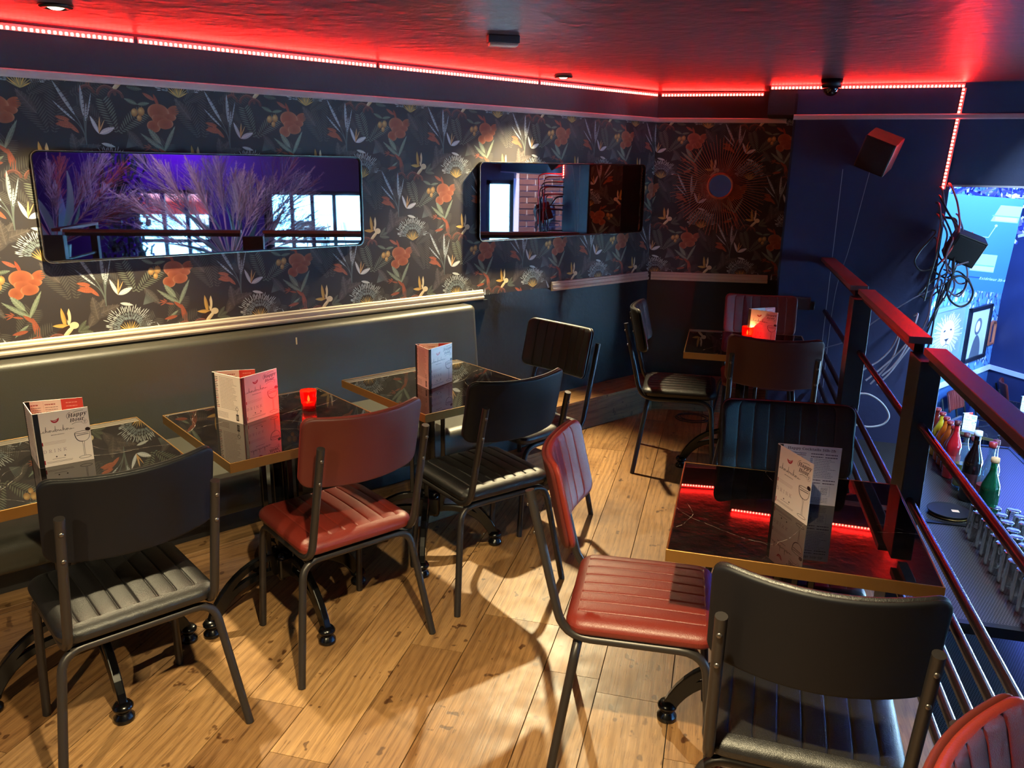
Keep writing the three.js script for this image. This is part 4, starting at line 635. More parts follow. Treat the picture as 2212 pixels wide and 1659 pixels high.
// ================================================================ BAR SHELF, GLASSES, BOTTLES
{
  const t = thing('bar_shelf', 'perforated metal shelf hung along the outside of the railing, over the bar', 'shelf', [0.80, -0.05, 0]);
  for (const [a, b] of [[-5.6, -4.235], [-4.195, -3.225]]) { const g = metric(box(1.10, 0.006, b - a, 0.56, -0.003, (a + b) / 2), 0.185); mesh('perforated_panel', g, M.perf, t); }
  for (const z of [-5.61, -4.215, -3.21]) mesh('cross_frame', box(1.12, 0.045, 0.035, 0.56, -0.018, z), M.darkSteel, t);
  for (const x of [0.012, 1.12]) mesh('side_frame', box(0.022, 0.045, 2.44, x, -0.018, -4.41), M.darkSteel, t);
  for (const z of [-5.4, -4.215, -3.3]) for (const x of [1.1]) mesh('hanger', cyl(0.008, 0.008, 0.46, x, -0.25, z, 8), M.darkSteel, t);
  const c = thing('lower_bar_shelf', 'second perforated bar shelf below the first, holding upturned glasses and bottles', 'shelf', [0.84, -0.55, 0]);
  mesh('perforated_panel', metric(box(1.12, 0.006, 4.3, 0.57, -0.003, -2.55), 0.185), M.perf, c); mesh('front_frame', box(1.12, 0.05, 0.03, 0.57, -0.02, -4.7), M.darkSteel, c); mesh('side_frame', box(0.03, 0.05, 4.3, 1.13, -0.02, -2.55), M.darkSteel, c); mesh('cabinet', box(1.08, 1.3, 4.2, 0.56, -0.69, -2.55), M.darkSteel, c);
  // upturned tumblers
  const tum = lathe([[0.0001, 0.150], [0.026, 0.150], [0.0305, 0.146], [0.037, 0.002], [0.0355, 0.0], [0.0345, 0.003], [0.0285, 0.138], [0.0001, 0.138]], 26);
  let proto = null;
  const glass = (x, y, z, label, group) => { if (!proto) { proto = tag(mesh('tumbler', tum, M.glass), label, 'glass', group); proto.position.set(x, y, z); return; } dup(proto, [x, y, z], rnd() * 6, label, group); };
  for (let j = 0; j < 11; j++) for (let i = 0; i < 4; i++) glass(1.315 + i * 0.085 + rr(-0.006, 0.006), -0.05, -4.13 + j * 0.086 + rr(-0.006, 0.006), 'clear upturned tumbler on the perforated shelf, in the ' + ['row nearest the railing', 'second row from the railing', 'third row from the railing', 'row farthest from the railing'][i], 'upturned tumblers on the upper bar shelf, row ' + (i + 1));
  for (let j = 0; j < 9; j++) for (let i = 0; i < 4; i++) { if (rnd() < 0.15) continue; glass(1.05 + i * 0.09 + rr(-0.01, 0.01), -0.55, -2.9 + j * 0.1 + rr(-0.01, 0.01), 'clear tumbler standing upside down on the lower bar shelf', 'upturned tumblers on the lower bar shelf'); }
  // bottles
  const liquid = (c, r = 0.12) => new THREE.MeshPhysicalMaterial({ color: c, roughness: r, clearcoat: 1, clearcoatRoughness: 0.05 });
  const clear = new THREE.MeshPhysicalMaterial({ color: '#cfe6ee', transmission: 0.9, roughness: 0.03, thickness: 0, ior: 1.5 });
  const greenGlass = new THREE.MeshPhysicalMaterial({ color: '#2f8f62', transmission: 0.8, roughness: 0.03, thickness: 0, ior: 1.5 });
  function bottle(x, y, z, h, r, mat, cap, label, group, level = 1, band) {
    const t = thing('bottle', label, 'bottle', [x, y, z], 0, group), n = Math.max(0.012, r * 0.34);
    mesh('body', lathe([[0.0001, 0.002], [r * 0.9, 0], [r, 0.008], [r, h * 0.52], [r * 0.9, h * 0.6], [n * 1.15, h * 0.78], [n, h * 0.84], [n, h * 0.95], [0.0001, h * 0.95]], 24), mat, t);
    mesh('cap', lathe([[0.0001, h * 0.93], [n * 1.25, h * 0.93], [n * 1.3, h * 0.945], [n * 1.25, h], [0.0001, h]], 16), cap, t);
    if (level < 1) mesh('drink', cyl(r * 0.93, r * 0.93, h * 0.5 * level, 0, h * 0.25 * level + 0.008, 0, 20), liquid(band), t);
    else if (band) mesh('label', cyl(r + 0.0006, r + 0.0006, h * 0.22, 0, h * 0.3, 0, 24), std(band, 0.6), t);
    return t;
  }
  const redCap = std('#8e2222', 0.4), darkCap = std('#5b1f22', 0.5), cork = std('#c79a6b', 0.7), whiteCap = std('#dfe2ea', 0.4);
  const y = -0.05, B = [[-5.446, 0.28, '#6b1712', 'dark red juice bottle with a red cap, farthest in the row on the bar shelf'], [-5.331, 0.285, '#d9b52a', 'yellow juice bottle with a red cap on the bar shelf'], [-5.23, 0.285, '#d2621a', 'orange juice bottle with a red cap on the bar shelf, between yellow and amber ones'], [-5.142, 0.285, '#a8481a', 'amber juice bottle with a red cap on the bar shelf'], [-5.048, 0.285, '#8a3a1c', 'brown juice bottle with a red cap on the bar shelf']];
  for (const [z, h, c, l] of B) bottle(1.42, y, z, h, 0.044, liquid(c), redCap, l);
  bottle(1.40, y, -4.93, 0.35, 0.042, liquid('#c01d26'), darkCap, 'tall bright red bottle standing after the juice bottles on the bar shelf', undefined, 1, '#d8404a');
  bottle(1.42, y, -4.80, 0.32, 0.038, clear, darkCap, 'clear bottle half full of yellow liquid on the bar shelf', undefined, 0.8, '#e2a21a');
  bottle(1.43, y, -4.70, 0.33, 0.037, clear, darkCap, 'clear bottle holding a little yellow drink, next to the dark cola one', undefined, 0.55, '#e2a21a');
  bottle(1.41, y, -4.585, 0.40, 0.047, liquid('#170b0c'), whiteCap, 'tall dark brown bottle on the bar shelf', undefined, 1, '#4a1c20');
  bottle(1.47, y, -4.48, 0.39, 0.04, clear, darkCap, 'slim clear bottle behind the dark brown one on the bar shelf');
  bottle(1.43, y, -4.40, 0.40, 0.045, clear, redCap, 'clear bottle with a red cap, next to the green one', undefined, 1, '#b03a3a');
  bottle(1.41, y, -4.27, 0.36, 0.046, greenGlass, cork, 'green glass bottle with a cork stopper at the end of the bottle row');
  const L2 = [[1.62, -3.36, 0.30, '#c9a21f', whiteCap, 'yellow-labelled bottle on the lower bar shelf', '#1a1a20'], [1.66, -3.26, 0.31, '#20151a', redCap, 'black bottle with a red neck on the lower bar shelf', '#e9e2d6'], [1.70, -3.12, 0.30, '#123024', darkCap, 'dark green wine bottle on the lower bar shelf', '#d0cfae'], [1.64, -3.02, 0.29, '#3a3010', whiteCap, 'olive bottle on the lower bar shelf, nearest the railing', '#caa72c'], [1.76, -2.95, 0.31, '#c9d2d4', redCap, 'pale glass bottle on the lower bar shelf', '#e8eef0']];
  for (const [x, z, h, c, cap, l, band] of L2) bottle(x, -0.55, z, h, 0.04, liquid(c), cap, l, undefined, 1, band);
  // black serving tray on the shelf
  const q = atY(2050, 1103, -0.03), tr = thing('drip_tray', 'round black tray with a small paper label, on the perforated shelf beside the glasses', 'tray', [q.x, -0.05, q.z]);
  mesh('disc', lathe([[0.0001, 0.006], [0.085, 0.006], [0.10, 0.012], [0.106, 0.024], [0.104, 0.026], [0.098, 0.022], [0.0001, 0.021]], 40), M.plastic, tr); mesh('rim', new THREE.TorusGeometry(0.101, 0.0035, 8, 48, Math.PI * 0.9).rotateX(Math.PI / 2).translate(0, 0.008, 0), M.brass, tr); mesh('paper_label', box(0.035, 0.0008, 0.03, 0.03, 0.0216, 0.0), std('#e3b79a', 0.6), tr); mesh('foot', cyl(0.06, 0.06, 0.007, 0, 0.0035, 0, 24), M.plastic, tr);
}

// ================================================================ LOWER ROOM
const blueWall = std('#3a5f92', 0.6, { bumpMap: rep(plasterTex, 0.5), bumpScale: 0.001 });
{
  struct('floor_lower', metric(box(7.6, 0.1, 16.5, 3.0, LOW - 0.05, -6.2)), std('#2c3640', 0.28, { bumpMap: rep(plasterTex, 1), bumpScale: 0.002 }));
  const N2 = -3.8, o = UW.clone().multiplyScalar(0).addScaledVector(NW, N2), w = structGroup('wall_lower_left', [o.x, 0, o.z], WA);
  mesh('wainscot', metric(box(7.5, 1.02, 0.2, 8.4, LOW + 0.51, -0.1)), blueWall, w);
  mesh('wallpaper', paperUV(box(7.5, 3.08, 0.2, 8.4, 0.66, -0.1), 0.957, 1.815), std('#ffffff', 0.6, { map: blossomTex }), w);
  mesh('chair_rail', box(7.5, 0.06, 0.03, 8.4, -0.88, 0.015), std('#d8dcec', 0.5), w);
  // right-hand wall of the back corner
  const c0 = UW.clone().multiplyScalar(11.96).addScaledVector(NW, N2), d = V(0.50, 0, 0.866), turn = Math.atan2(-d.z, d.x), w2 = structGroup('wall_lower_right', [c0.x, 0, c0.z], turn);
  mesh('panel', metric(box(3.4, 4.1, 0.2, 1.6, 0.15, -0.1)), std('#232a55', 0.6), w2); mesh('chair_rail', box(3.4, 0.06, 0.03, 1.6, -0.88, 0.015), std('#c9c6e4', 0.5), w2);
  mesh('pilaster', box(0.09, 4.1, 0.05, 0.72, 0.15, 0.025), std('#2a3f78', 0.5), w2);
  const onR = (s, y, n = 0) => c0.clone().addScaledVector(d, s).addScaledVector(V(-d.z, 0, d.x), -n).setY(y);
  const onL = (u, y, n = 0) => UW.clone().multiplyScalar(u).addScaledVector(NW, N2 + n).setY(y);
  // framed pictures on the papered wall
  const lion = canvasTex(300, 360, (c, W, H) => { c.fillStyle = '#7f94a8'; c.fillRect(0, 0, W, H); for (let i = 0; i < 90; i++) { const a = i / 90 * 6.283, r = 105 + HASH[i] * 45; c.strokeStyle = i % 3 ? '#d9d2c2' : '#a39a88'; c.lineWidth = 7; c.beginPath(); c.moveTo(150 + Math.cos(a) * 60, 180 + Math.sin(a) * 80); c.lineTo(150 + Math.cos(a) * r, 185 + Math.sin(a) * (r + 25)); c.stroke(); } c.fillStyle = '#efe9da'; c.beginPath(); c.ellipse(150, 170, 66, 92, 0, 0, 7); c.fill(); c.fillStyle = '#3a3a44'; for (const s of [-1, 1]) { c.beginPath(); c.ellipse(150 + s * 30, 148, 10, 6, s * 0.3, 0, 7); c.fill(); } c.beginPath(); c.moveTo(128, 206); c.lineTo(172, 206); c.lineTo(150, 228); c.fill(); c.strokeStyle = '#55555e'; c.lineWidth = 5; c.beginPath(); c.moveTo(150, 228); c.lineTo(150, 246); c.moveTo(122, 256); c.quadraticCurveTo(150, 236, 178, 256); c.stroke(); });
  const figure = canvasTex(240, 340, (c, W, H) => { c.fillStyle = '#c3d0da'; c.fillRect(0, 0, W, H); c.fillStyle = '#5a6470'; c.beginPath(); c.ellipse(120, 120, 42, 60, 0.1, 0, 7); c.fill(); c.beginPath(); c.moveTo(60, 340); c.quadraticCurveTo(80, 190, 120, 180); c.quadraticCurveTo(180, 200, 190, 340); c.fill(); c.fillStyle = '#efe6da'; c.beginPath(); c.ellipse(116, 120, 26, 40, 0.1, 0, 7); c.fill(); });
  const pic = (u, y, w, h, map, label, frame) => { const t = thing('framed_picture', label, 'picture', onL(u, y, 0).toArray(), WA); const f = 0.05; mesh('frame', [box(w, f, 0.04, 0, h / 2 - f / 2, 0.02), box(w, f, 0.04, 0, -h / 2 + f / 2, 0.02), box(f, h, 0.04, -w / 2 + f / 2, 0, 0.02), box(f, h, 0.04, w / 2 - f / 2, 0, 0.02)], frame, t); mesh('print', box(w - 2 * f + 0.01, h - 2 * f + 0.01, 0.012, 0, 0, 0.012), std('#ffffff', 0.4, { map }), t); };
  pic(10.28, -0.23, 1.02, 0.74, lion, 'pale lion portrait on the blue-lit papered wall downstairs', std('#7d9cc0', 0.5));
  pic(11.26, -0.33, 0.72, 0.72, figure, 'dark framed portrait of a figure right of the lion picture', std('#14161f', 0.4));
  { const t = thing('arched_mirror', 'small arched mirror with a coppery frame at the corner of the papered wall', 'mirror', onL(11.80, -0.38, 0.012).toArray(), WA); const a = new THREE.Shape(); a.moveTo(-0.1, -0.17); a.lineTo(0.1, -0.17); a.lineTo(0.1, 0.06); a.absarc(0, 0.06, 0.1, 0, Math.PI); a.lineTo(-0.1, -0.17); const hl = new THREE.Path(); hl.moveTo(-0.075, -0.145); hl.lineTo(0.075, -0.145); hl.lineTo(0.075, 0.06); hl.absarc(0, 0.06, 0.075, 0, Math.PI); hl.lineTo(-0.075, -0.145); const inner = new THREE.Shape(hl.getPoints(8)); a.holes.push(hl); mesh('frame', new THREE.ExtrudeGeometry(a, { depth: 0.03, bevelEnabled: false, curveSegments: 12 }).translate(0, 0, -0.01), M.gold, t); mesh('mirror_glass', new THREE.ExtrudeGeometry(inner, { depth: 0.012, bevelEnabled: false }).translate(0, 0, -0.008), M.mirror, t); }
  // notices on the right-hand wall
  const notice = (n) => canvasTex(256, n ? 360 : 256, (c, W, H) => { c.fillStyle = '#eceaf4'; c.fillRect(0, 0, W, H); const ban = (x, y, r) => { c.strokeStyle = '#3a3550'; c.lineWidth = 9; c.beginPath(); c.arc(x, y, r, 0, 7); c.moveTo(x - r * 0.7, y - r * 0.7); c.lineTo(x + r * 0.7, y + r * 0.7); c.stroke(); c.lineWidth = 7; c.beginPath(); c.moveTo(x - r * 0.55, y + 6); c.lineTo(x + r * 0.5, y + 6); c.stroke(); }; if (n) { lines(c, 30, 24, 196, 2, 16, '#6b678a', 6); ban(74, 118, 50); ban(186, 118, 50); lines(c, 24, 200, 208, 8, 17, '#8d89a8', 6); } else { ban(128, 112, 66); lines(c, 60, 206, 140, 2, 18, '#8d89a8', 6); } });
  const sgn = (px, py, w, h, map, label) => { const p = atPlane(px, py, c0, V(-d.z, 0, d.x)); const t = tag(mesh('no_smoking_sign', box(w, h, 0.006), std('#ffffff', 0.5, { map })), label, 'sign'); t.position.copy(p).addScaledVector(V(-d.z, 0, d.x), -0.006); t.rotation.y = turn; };
  sgn(2197, 646, 0.20, 0.20, notice(0), 'upper no-smoking notice with a single symbol on the dark violet wall'); sgn(2190, 690, 0.24, 0.32, notice(1), 'lower no-smoking notice with two symbols on the dark violet wall');
  // pale blue poster board with air-conditioner drawings, hung from the ceiling
  const ac = canvasTex(560, 640, (c, W, H) => { const g = c.createLinearGradient(0, 0, W, H); g.addColorStop(0, '#6fa8e8'); g.addColorStop(1, '#4a82cf'); c.fillStyle = g; c.fillRect(0, 0, W, H); c.fillStyle = '#9cc6ee'; c.fillRect(20, 20, 70, 300); const unit = (x, y, w, h, s) => { c.fillStyle = '#cfeaf8'; c.beginPath(); c.moveTo(x + s, y); c.lineTo(x + w, y); c.lineTo(x + w - s * 0.2, y + h); c.lineTo(x, y + h); c.closePath(); c.fill(); c.fillStyle = '#8fc2e4'; c.fillRect(x + 4, y + h * 0.62, w - 10, 8); c.fillStyle = '#eefaff'; c.fillRect(x + s * 0.6, y + h * 0.7, w - s, h * 0.24); }; unit(390, 50, 170, 110, 40); unit(330, 385, 150, 120, 10); c.strokeStyle = '#e6f6ff'; c.lineWidth = 5; c.beginPath(); c.moveTo(300, 270); c.lineTo(400, 270); c.lineTo(430, 190); c.stroke(); c.fillStyle = '#e6f6ff'; c.beginPath(); c.arc(430, 188, 9, 0, 7); c.fill(); c.fillStyle = '#ff4a2a'; c.beginPath(); c.moveTo(262, 290); c.lineTo(300, 240); c.lineTo(312, 292); c.fill(); c.fillStyle = '#35599a'; c.fillRect(180, 545, 260, 9); c.fillStyle = '#e9f6ff'; c.font = 'italic bold 24px ' + menuFont; c.fillText('Extérieur 35-47', 400, 560); });
  const pb = atZ(2100, 525, -8.0), t = thing('poster_board', 'pale blue poster of air-conditioning units hanging beyond the cable tangle', 'poster', pb.toArray(), -0.12);
  const bd = mesh('board', new THREE.BoxGeometry(0.72, 0.82, 0.02), std('#ffffff', 0.35, { map: ac }), t); bd.rotation.z = -0.055; bd.position.x = -0.04;
  for (const x of [-0.3, 0.24]) mesh('wire', cyl(0.003, 0.003, CEIL - pb.y - 0.35, x, (CEIL - pb.y + 0.38) / 2, 0, 6), M.steel, t);
  // violet dried fans near the back corner
  const fan = (px, py, s, label, n = 30) => { const p = atPlane(px, py, c0.clone().addScaledVector(V(-d.z, 0, d.x), -0.15), V(-d.z, 0, d.x)), t = thing('dried_fan_palm', label, 'dried plant', p.toArray(), turn); const g = []; for (let i = 0; i < n; i++) { const a = -Math.PI / 2 + (i / (n - 1) - 0.5) * 1.5; const l = s * (0.8 + 0.3 * rnd()); g.push(new THREE.ConeGeometry(0.006, l, 5).rotateZ(Math.PI).translate(0, l / 2, 0).rotateZ(a - Math.PI / 2).translate(0, 0, rr(-0.03, 0.03))); } mesh('blades', g, std('#c9bfd6', 0.7), t).userData.kind = 'stuff'; mesh('stem', cyl(0.008, 0.01, 0.5, 0, 0.2, -0.05, 8), std('#8a7f92', 0.8), t); };
  fan(2182, 505, 0.5, 'pale dried palm fan hanging under violet light in the back corner'); fan(2207, 585, 0.34, 'small dried palm tuft hanging below the larger fan on the violet wall', 18);
  const tuft = thing('foliage_garland', 'dense violet-lit artificial foliage under the ceiling of the lower room', 'foliage', [3.25, 1.42, -8.7]); const gl = []; for (let i = 0; i < 1300; i++) { const l = rr(0.06, 0.16); gl.push(new THREE.PlaneGeometry(0.03, l, 1, 2).rotateX(rr(-1, 1)).rotateZ(rr(-2.2, 2.2)).rotateY(rr(0, 6)).translate(rr(-1.25, 1.2), rr(-0.38, 0.6), rr(-0.3, 0.3))); } mesh('leaves', gl, std('#433a86', 0.6, { side: THREE.DoubleSide }), tuft).userData.kind = 'stuff'; mesh('batten', box(2.5, 0.05, 0.05, 0.0, 0.755, 0), M.plastic, tuft);
  // chairs and tables downstairs
  const low = (kind, x, z, deg, label) => chair(kind, x, z, deg, label, LOW);
  low('red', 3.16, -10.62, 55, 'pink-lit red chair downstairs against the blue wainscot, left of two'); low('red', 3.98, -11.5, 80, 'pink-lit red chair farthest away downstairs, near the back corner'); low('black', 3.5, -11.05, 58, 'black chair downstairs between the two pink-lit ones'); low('red', 3.36, -9.42, 150, 'red chair downstairs with its tubular back to us, beyond the green bottle'); low('red', 4.1, -9.2, 200, 'red chair downstairs at the right edge, mostly hidden by the handrail');
  const tbl = (x, z, deg, label, k) => { const t = table(x, z, deg, label, k); t.position.y = LOW; return t; };
  tbl(3.02, -9.86, 55, 'dark table downstairs holding a bright white menu', 0); tbl(3.72, -10.85, 55, 'dark table downstairs farther back under the handrail line', 1); tbl(3.95, -8.3, 20, 'dark table downstairs nearest the windows', 2);
  menu('bright white folded menu standing on a table downstairs', [[[2.80, -9.74], [2.93, -9.66], 'cover', 'list'], [[2.80, -9.743], [2.92, -9.80], 'inside', 'cover']], 0.19, LOW + 0.7505);
  menu('white folded menu on the farther table downstairs, at the right edge', [[[3.70, -10.75], [3.83, -10.67], 'cover', 'list'], [[3.70, -10.753], [3.82, -10.82], 'inside', 'cover']], 0.19, LOW + 0.7505);
}
// ---- window front across the bar, seen in the mirrors
{
  const X = 5.0, TH = 0.22, w = structGroup('wall_facade');
  const seg = (z0, z1, y0, y1, m = M.paint) => mesh('pier', metric(box(TH, y1 - y0, z1 - z0, X + TH / 2, (y0 + y1) / 2, (z0 + z1) / 2)), m, w);
  const holes = [[-1.42, -0.42, -0.1, 1.325], [-3.42, -2.1, -0.1, 1.325], [-5.40, -5.02, -1.9, 1.50], [-8.7, -6.7, -1.0, 1.35]];
  seg(-9.5, -8.7, LOW, CEIL); seg(-6.7, -5.40, LOW, CEIL, M.mortar); seg(-5.02, -3.42, LOW, CEIL); seg(-2.1, -1.42, LOW, CEIL); seg(-0.42, 1.4, LOW, CEIL);
  for (const [a, b, y0, y1] of holes) { seg(a, b, y1, CEIL); if (y0 > LOW) seg(a, b, LOW, y0); }
  const bars = [[-1.09, -0.79], [-3.02, -2.73, -2.46, -2.18], [], [-8.2, -7.7, -7.2]], rails = [[0.655], [0.655, 0.56], [], [0.4]];
  holes.forEach(([a, b, y0, y1], i) => {
    const s = structGroup('window_' + (i + 1)); s.name = 'window_' + (i + 1);
    const f = 0.055, zs = [a, ...bars[i], b];
    const fr = [box(0.06, y1 - y0, f, X + 0.08, (y0 + y1) / 2, a + f / 2), box(0.06, y1 - y0, f, X + 0.08, (y0 + y1) / 2, b - f / 2), box(0.06, f, b - a, X + 0.08, y1 - f / 2, (a + b) / 2), box(0.06, f, b - a, X + 0.08, y0 + f / 2, (a + b) / 2)];
    mesh('frame', fr, M.plastic, s);
    for (const z of bars[i]) mesh('mullion', box(0.055, y1 - y0 - f, 0.05, X + 0.08, (y0 + y1) / 2, z), M.plastic, s);
    for (const y of rails[i]) mesh('transom', box(0.05, 0.045, b - a - f, X + 0.08, y, (a + b) / 2), M.plastic, s);
    for (let k = 0; k < zs.length - 1; k++) mesh('pane', box(0.004, y1 - y0 - 0.02, zs[k + 1] - zs[k] - 0.02, X + 0.085, (y0 + y1) / 2, (zs[k] + zs[k + 1]) / 2), M.pane, s);
  });
  struct('trim_4', box(0.05, 3.45, 0.07, X - 0.02, -0.2, -5.43), std('#e6e6ee', 0.4));
  // brick pier
  const bg = [0, 1, 2].map((k) => rbox(0.03 + k * 0.003, 0.068, 0.215, 0.004, 0, 0, 0, 1)), half = rbox(0.032, 0.068, 0.10, 0.004, 0, 0, 0, 1);
  for (let r = 0; r < 17; r++) for (let c = 0; c < 6; c++) { const z = -5.58 - c * 0.228 - (r % 2 ? 0.114 : 0), m = mesh('brick', bg[(r * 5 + c * 3) % 3], (r * 7 + c * 5) % 4 ? M.brick : M.brickB, w); m.position.set(X - 0.008, 0.36 + r * 0.080, z); if (r % 2 && c === 0) { const h = mesh('brick', half, M.brick, w); h.position.set(X - 0.008, 0.36 + r * 0.080, z + 0.171); } }
  const sp = thing('wall_speaker', 'small black box speaker on the brick wall, seen only in the mirror', 'speaker', [X - 0.10, 1.16, -5.83]); mesh('cabinet', rbox(0.16, 0.24, 0.17, 0.008), M.plastic, sp); mesh('top_panel', box(0.15, 0.006, 0.16, 0, 0.122, 0), std('#8a2a22', 0.5), sp); mesh('grille', rbox(0.01, 0.22, 0.15, 0.004, -0.083, 0, 0), std('#08080a', 0.8), sp); mesh('bracket', box(0.04, 0.06, 0.05, 0.085, 0, 0), M.darkSteel, sp);
}
// ---- street outside
{
  struct('street_ground', metric(box(24, 0.1, 40, 17.4, -0.27, -3)), std('#86b9cc', 0.9));
  const b = structGroup('street_building'); mesh('front', box(0.6, 12, 40, 20, 5.3, -3), std('#8fb9cc', 0.85), b);
  for (let i = 0; i < 12; i++) for (let j = 0; j < 3; j++) { mesh('window', box(0.1, 1.7, 1.0, 19.68, 1.0 + j * 3.1, -19 + i * 3.0), std('#47545e', 0.2), b); }
  { const t = thing('awning', 'red fabric awning outside the left window, seen in the wide mirror', 'awning', [X0(), 1.32, -0.95]); mesh('canopy', box(1.0, 0.015, 1.7).rotateZ(-0.30).translate(0.5, -0.05, 0), std('#c8281c', 0.7), t); mesh('valance', box(0.02, 0.22, 1.7, 0.98, -0.28, 0), std('#c8281c', 0.7), t); for (const z of [-0.8, 0.8]) mesh('arm', bent([[0, -0.35, z], [0.95, -0.2, z]], 0.012, 0.01, 8), M.darkSteel, t); }
  function X0() { return 5.23; }
  const spots = [[7.2, -2.3, 40], [7.9, -2.9, 220], [7.3, -3.5, 300], [8.6, -2.2, 120], [9.4, -3.2, 60], [8.9, -4.1, 200], [7.6, -0.9, 90], [8.8, -0.4, 250]];
  for (const [x, z, a] of spots) chair('black', x, z, a, 'dark terrace chair outside the windows, seen only in the mirrors', -0.22).userData.group = 'terrace chairs';
  for (const [x, z, k] of [[8.2, -2.5, 0], [9.2, -3.7, 1], [8.1, -0.7, 2]]) { const t = table(x, z, 20, 'small terrace table outside the windows, seen only in the mirrors', k); t.position.y = -0.22; t.userData.group = 'terrace tables'; }
}
// ---- dried plant arrangements over the bar, seen in the wide mirror
{
  const fibre = (col) => std(col, 0.8, { side: THREE.DoubleSide });
  const plumeG = (l, r) => { const g = []; for (let i = 0; i < 130; i++) { const t = i / 130, a = rnd() * 6.28, le = r * (1.15 - 0.8 * t) * rr(0.7, 1.3) * Math.sin(Math.PI * Math.min(1, 0.15 + t * 0.95)) + 0.01; g.push(new THREE.PlaneGeometry(0.004, le * 1.8, 1, 1).translate(0, le * 0.9, 0).rotateX(rr(0.35, 0.9)).rotateY(a).translate(0, l * (0.42 + 0.58 * t), 0)); } g.push(cyl(0.003, 0.005, l, 0, l / 2, 0, 5)); return merge(g.map(norm)); };
  const plumes = [plumeG(0.95, 0.13), plumeG(0.8, 0.11), plumeG(1.05, 0.15)];
  const leafG = (l, w) => { const g = new THREE.PlaneGeometry(w, l, 6, 14).translate(0, l / 2, 0); return warp(g, (v) => { const t = v.y / l; v.x *= Math.sin(Math.PI * Math.min(0.98, 0.06 + t * 0.92)) ** 0.8; v.z = 0.25 * l * t * t - Math.abs(v.x) * 0.35; }); };
  const leaves = [leafG(0.9, 0.22), leafG(0.6, 0.16)];
  const tones = [fibre('#b79f92'), fibre('#c9b4a6'), fibre('#8f7f86'), fibre('#a3574a')];
  function arrangement(x, y, z, label, n, lean, reach, cols) {
    const t = thing('plant_arrangement', label, 'dried plants', [x, y, z]);
    mesh('pot', lathe([[0.0001, -0.3], [0.10, -0.3], [0.14, -0.05], [0.15, 0.02], [0.135, 0.02], [0.0001, 0.0]], 24), M.plastic, t);
    mesh('stand', [cyl(0.02, 0.02, y - LOW - 0.3, 0, -0.3 - (y - LOW - 0.3) / 2, 0, 10), cyl(0.18, 0.2, 0.03, 0, LOW - y + 0.015, 0, 24)], M.darkSteel, t);
    for (let i = 0; i < n; i++) { const leafy = i % 4 === 3, m = mesh(leafy ? 'leaf' : 'plume', leafy ? leaves[i % 2] : plumes[i % 3], leafy ? fibre(i % 2 ? '#6d7f74' : '#57656a') : tones[cols[i % cols.length]], t); m.scale.setScalar(reach * rr(0.75, 1.15)); m.rotation.set(rr(-0.5, 0.5), rr(0, 6), 0); m.rotation.order = 'ZYX'; m.rotation.x = lean + (i / (n - 1) - 0.5) * 2.3; m.rotation.z = rr(-0.5, 0.5); m.rotation.y = 0; }
    return t;
  }
  arrangement(3.3, 0.55, -2.02, 'tall spray of dried pampas plumes and leaves before the windows, seen in the wide mirror', 34, 0.0, 1.45, [0, 1, 2]);
  arrangement(3.3, 0.75, -0.15, 'dark bushy arrangement with orange plumes, at the left of the wide mirror', 26, 0.0, 1.25, [2, 3, 2, 0]);
  const hg = thing('hanging_foliage', 'dark hanging greenery at the left of the wide mirror reflection', 'foliage', [3.8, 0.9, -0.75]); const q = []; for (let i = 0; i < 900; i++) { const a = rnd() * 6.28, r = 0.28 * Math.sqrt(rnd()), yy = rr(-1.0, 1.25); q.push(new THREE.PlaneGeometry(0.03, rr(0.05, 0.12), 1, 1).rotateX(rr(-1.4, 1.4)).rotateY(rr(0, 6)).translate(Math.cos(a) * r, yy, Math.sin(a) * r)); } mesh('leaves', q, std('#2f4238', 0.7, { side: THREE.DoubleSide }), hg).userData.kind = 'stuff'; mesh('cord', cyl(0.01, 0.01, 2.3, 0, 0.15, 0, 6), M.plastic, hg);
}
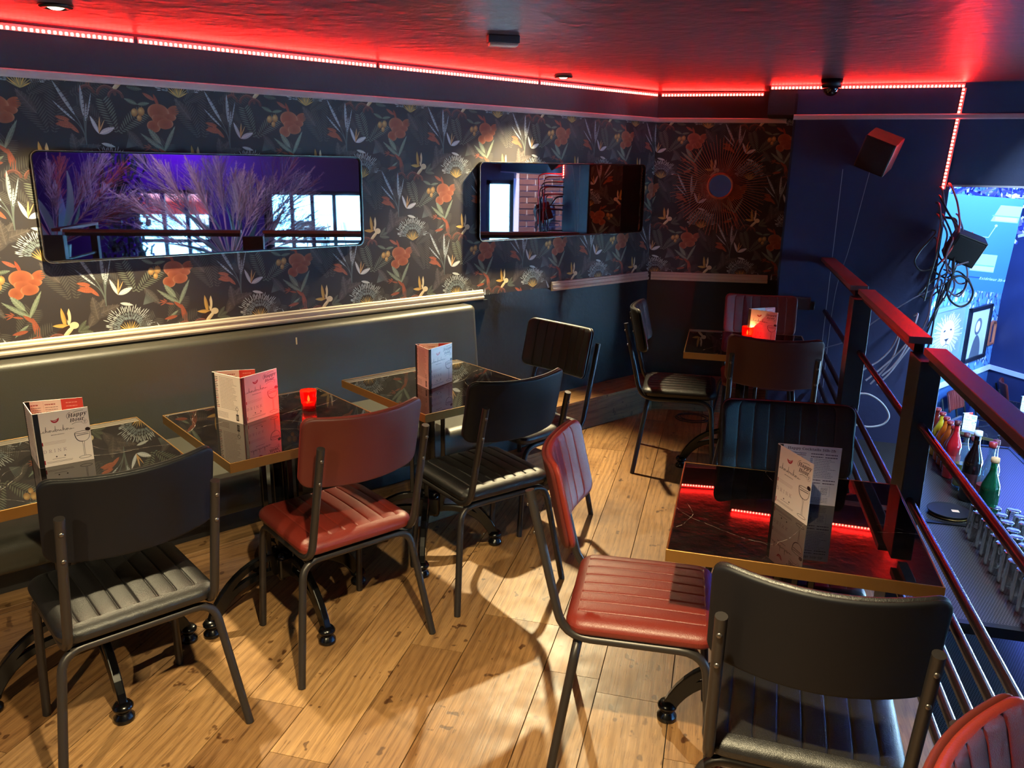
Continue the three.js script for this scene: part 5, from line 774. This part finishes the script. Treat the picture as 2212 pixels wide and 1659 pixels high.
// ---- blue and violet lamps of the lower room
function washLight(x, y, z, label, tx, ty, tz, color, power, len, hood = 0) {
  const t = thing('light_bar', label, 'light bar', [x, y, z]);
  const dir = V(tx - x, ty - y, tz - z).normalize(), zx = dir.clone().negate(), xx = V(0, 1, 0).cross(zx).normalize(), yy = zx.clone().cross(xx), q = new THREE.Quaternion().setFromRotationMatrix(new THREE.Matrix4().makeBasis(xx, yy, zx));
  const h = mesh('housing', rbox(len + 0.03, 0.07, 0.05, 0.006, 0, 0, 0.0), M.plastic, t); h.quaternion.copy(q);
  if (hood) { const b = mesh('hood', [box(len + 0.03, 0.004, hood, 0, 0.036, -hood / 2), box(len + 0.03, 0.004, hood, 0, -0.036, -hood / 2), box(0.004, 0.07, hood, len / 2 + 0.013, 0, -hood / 2), box(0.004, 0.07, hood, -len / 2 - 0.013, 0, -hood / 2)], M.plastic, t); b.quaternion.copy(q); }
  const f = mesh('lamp_face', box(len, 0.045, 0.004, 0, 0, -0.027), std('#000000', 0.5, { emissive: color, emissiveIntensity: 3 }), t); f.quaternion.copy(q);
  const l = new THREE.RectAreaLight(color, power, len, 0.045); l.quaternion.copy(q); l.position.copy(dir).multiplyScalar(0.034); l.castShadow = true; t.add(l);
}
washLight(3.6, 1.9, -8.0, 'blue light bar hung in the lower room, washing the papered wall', 2.9, -0.4, -10.8, BLUE, 8000, 1.2);
washLight(4.35, 2.12, -9.6, 'violet light bar on the ceiling by the back corner', 3.7, 0.8, -10.8, VIOLET, 700, 0.8);
washLight(2.2, 2.12, -6.6, 'blue light bar over the bar, facing the poster board', 2.2, 0.6, -8.0, BLUE, 900, 0.8);
washLight(2.1, 2.12, -1.3, 'violet light bar on the ceiling over the bar, facing the dried plants', 3.4, 0.7, -1.3, new THREE.Color(0.5, 0.42, 1.0), 150, 1.4);
washLight(4.2, 2.12, -0.95, 'deep blue light bar on the ceiling just inside the left window', 4.95, 1.2, -0.95, new THREE.Color(0.13, 0.0, 1.0), 700, 0.9);
spotlight(4.0, -5.55, 'small white ceiling spotlight over the brick wall across the bar', 4.9, -5.75, 20, 55, new THREE.Color(1, 0.86, 0.84));
washLight(1.75, 2.12, -3.9, 'blue light bar on the ceiling over the perforated bar shelf', 1.68, -0.05, -3.9, new THREE.Color(0.5, 0.75, 1.0), 700, 1.2, 0.11);
renderer.render(scene, camera);
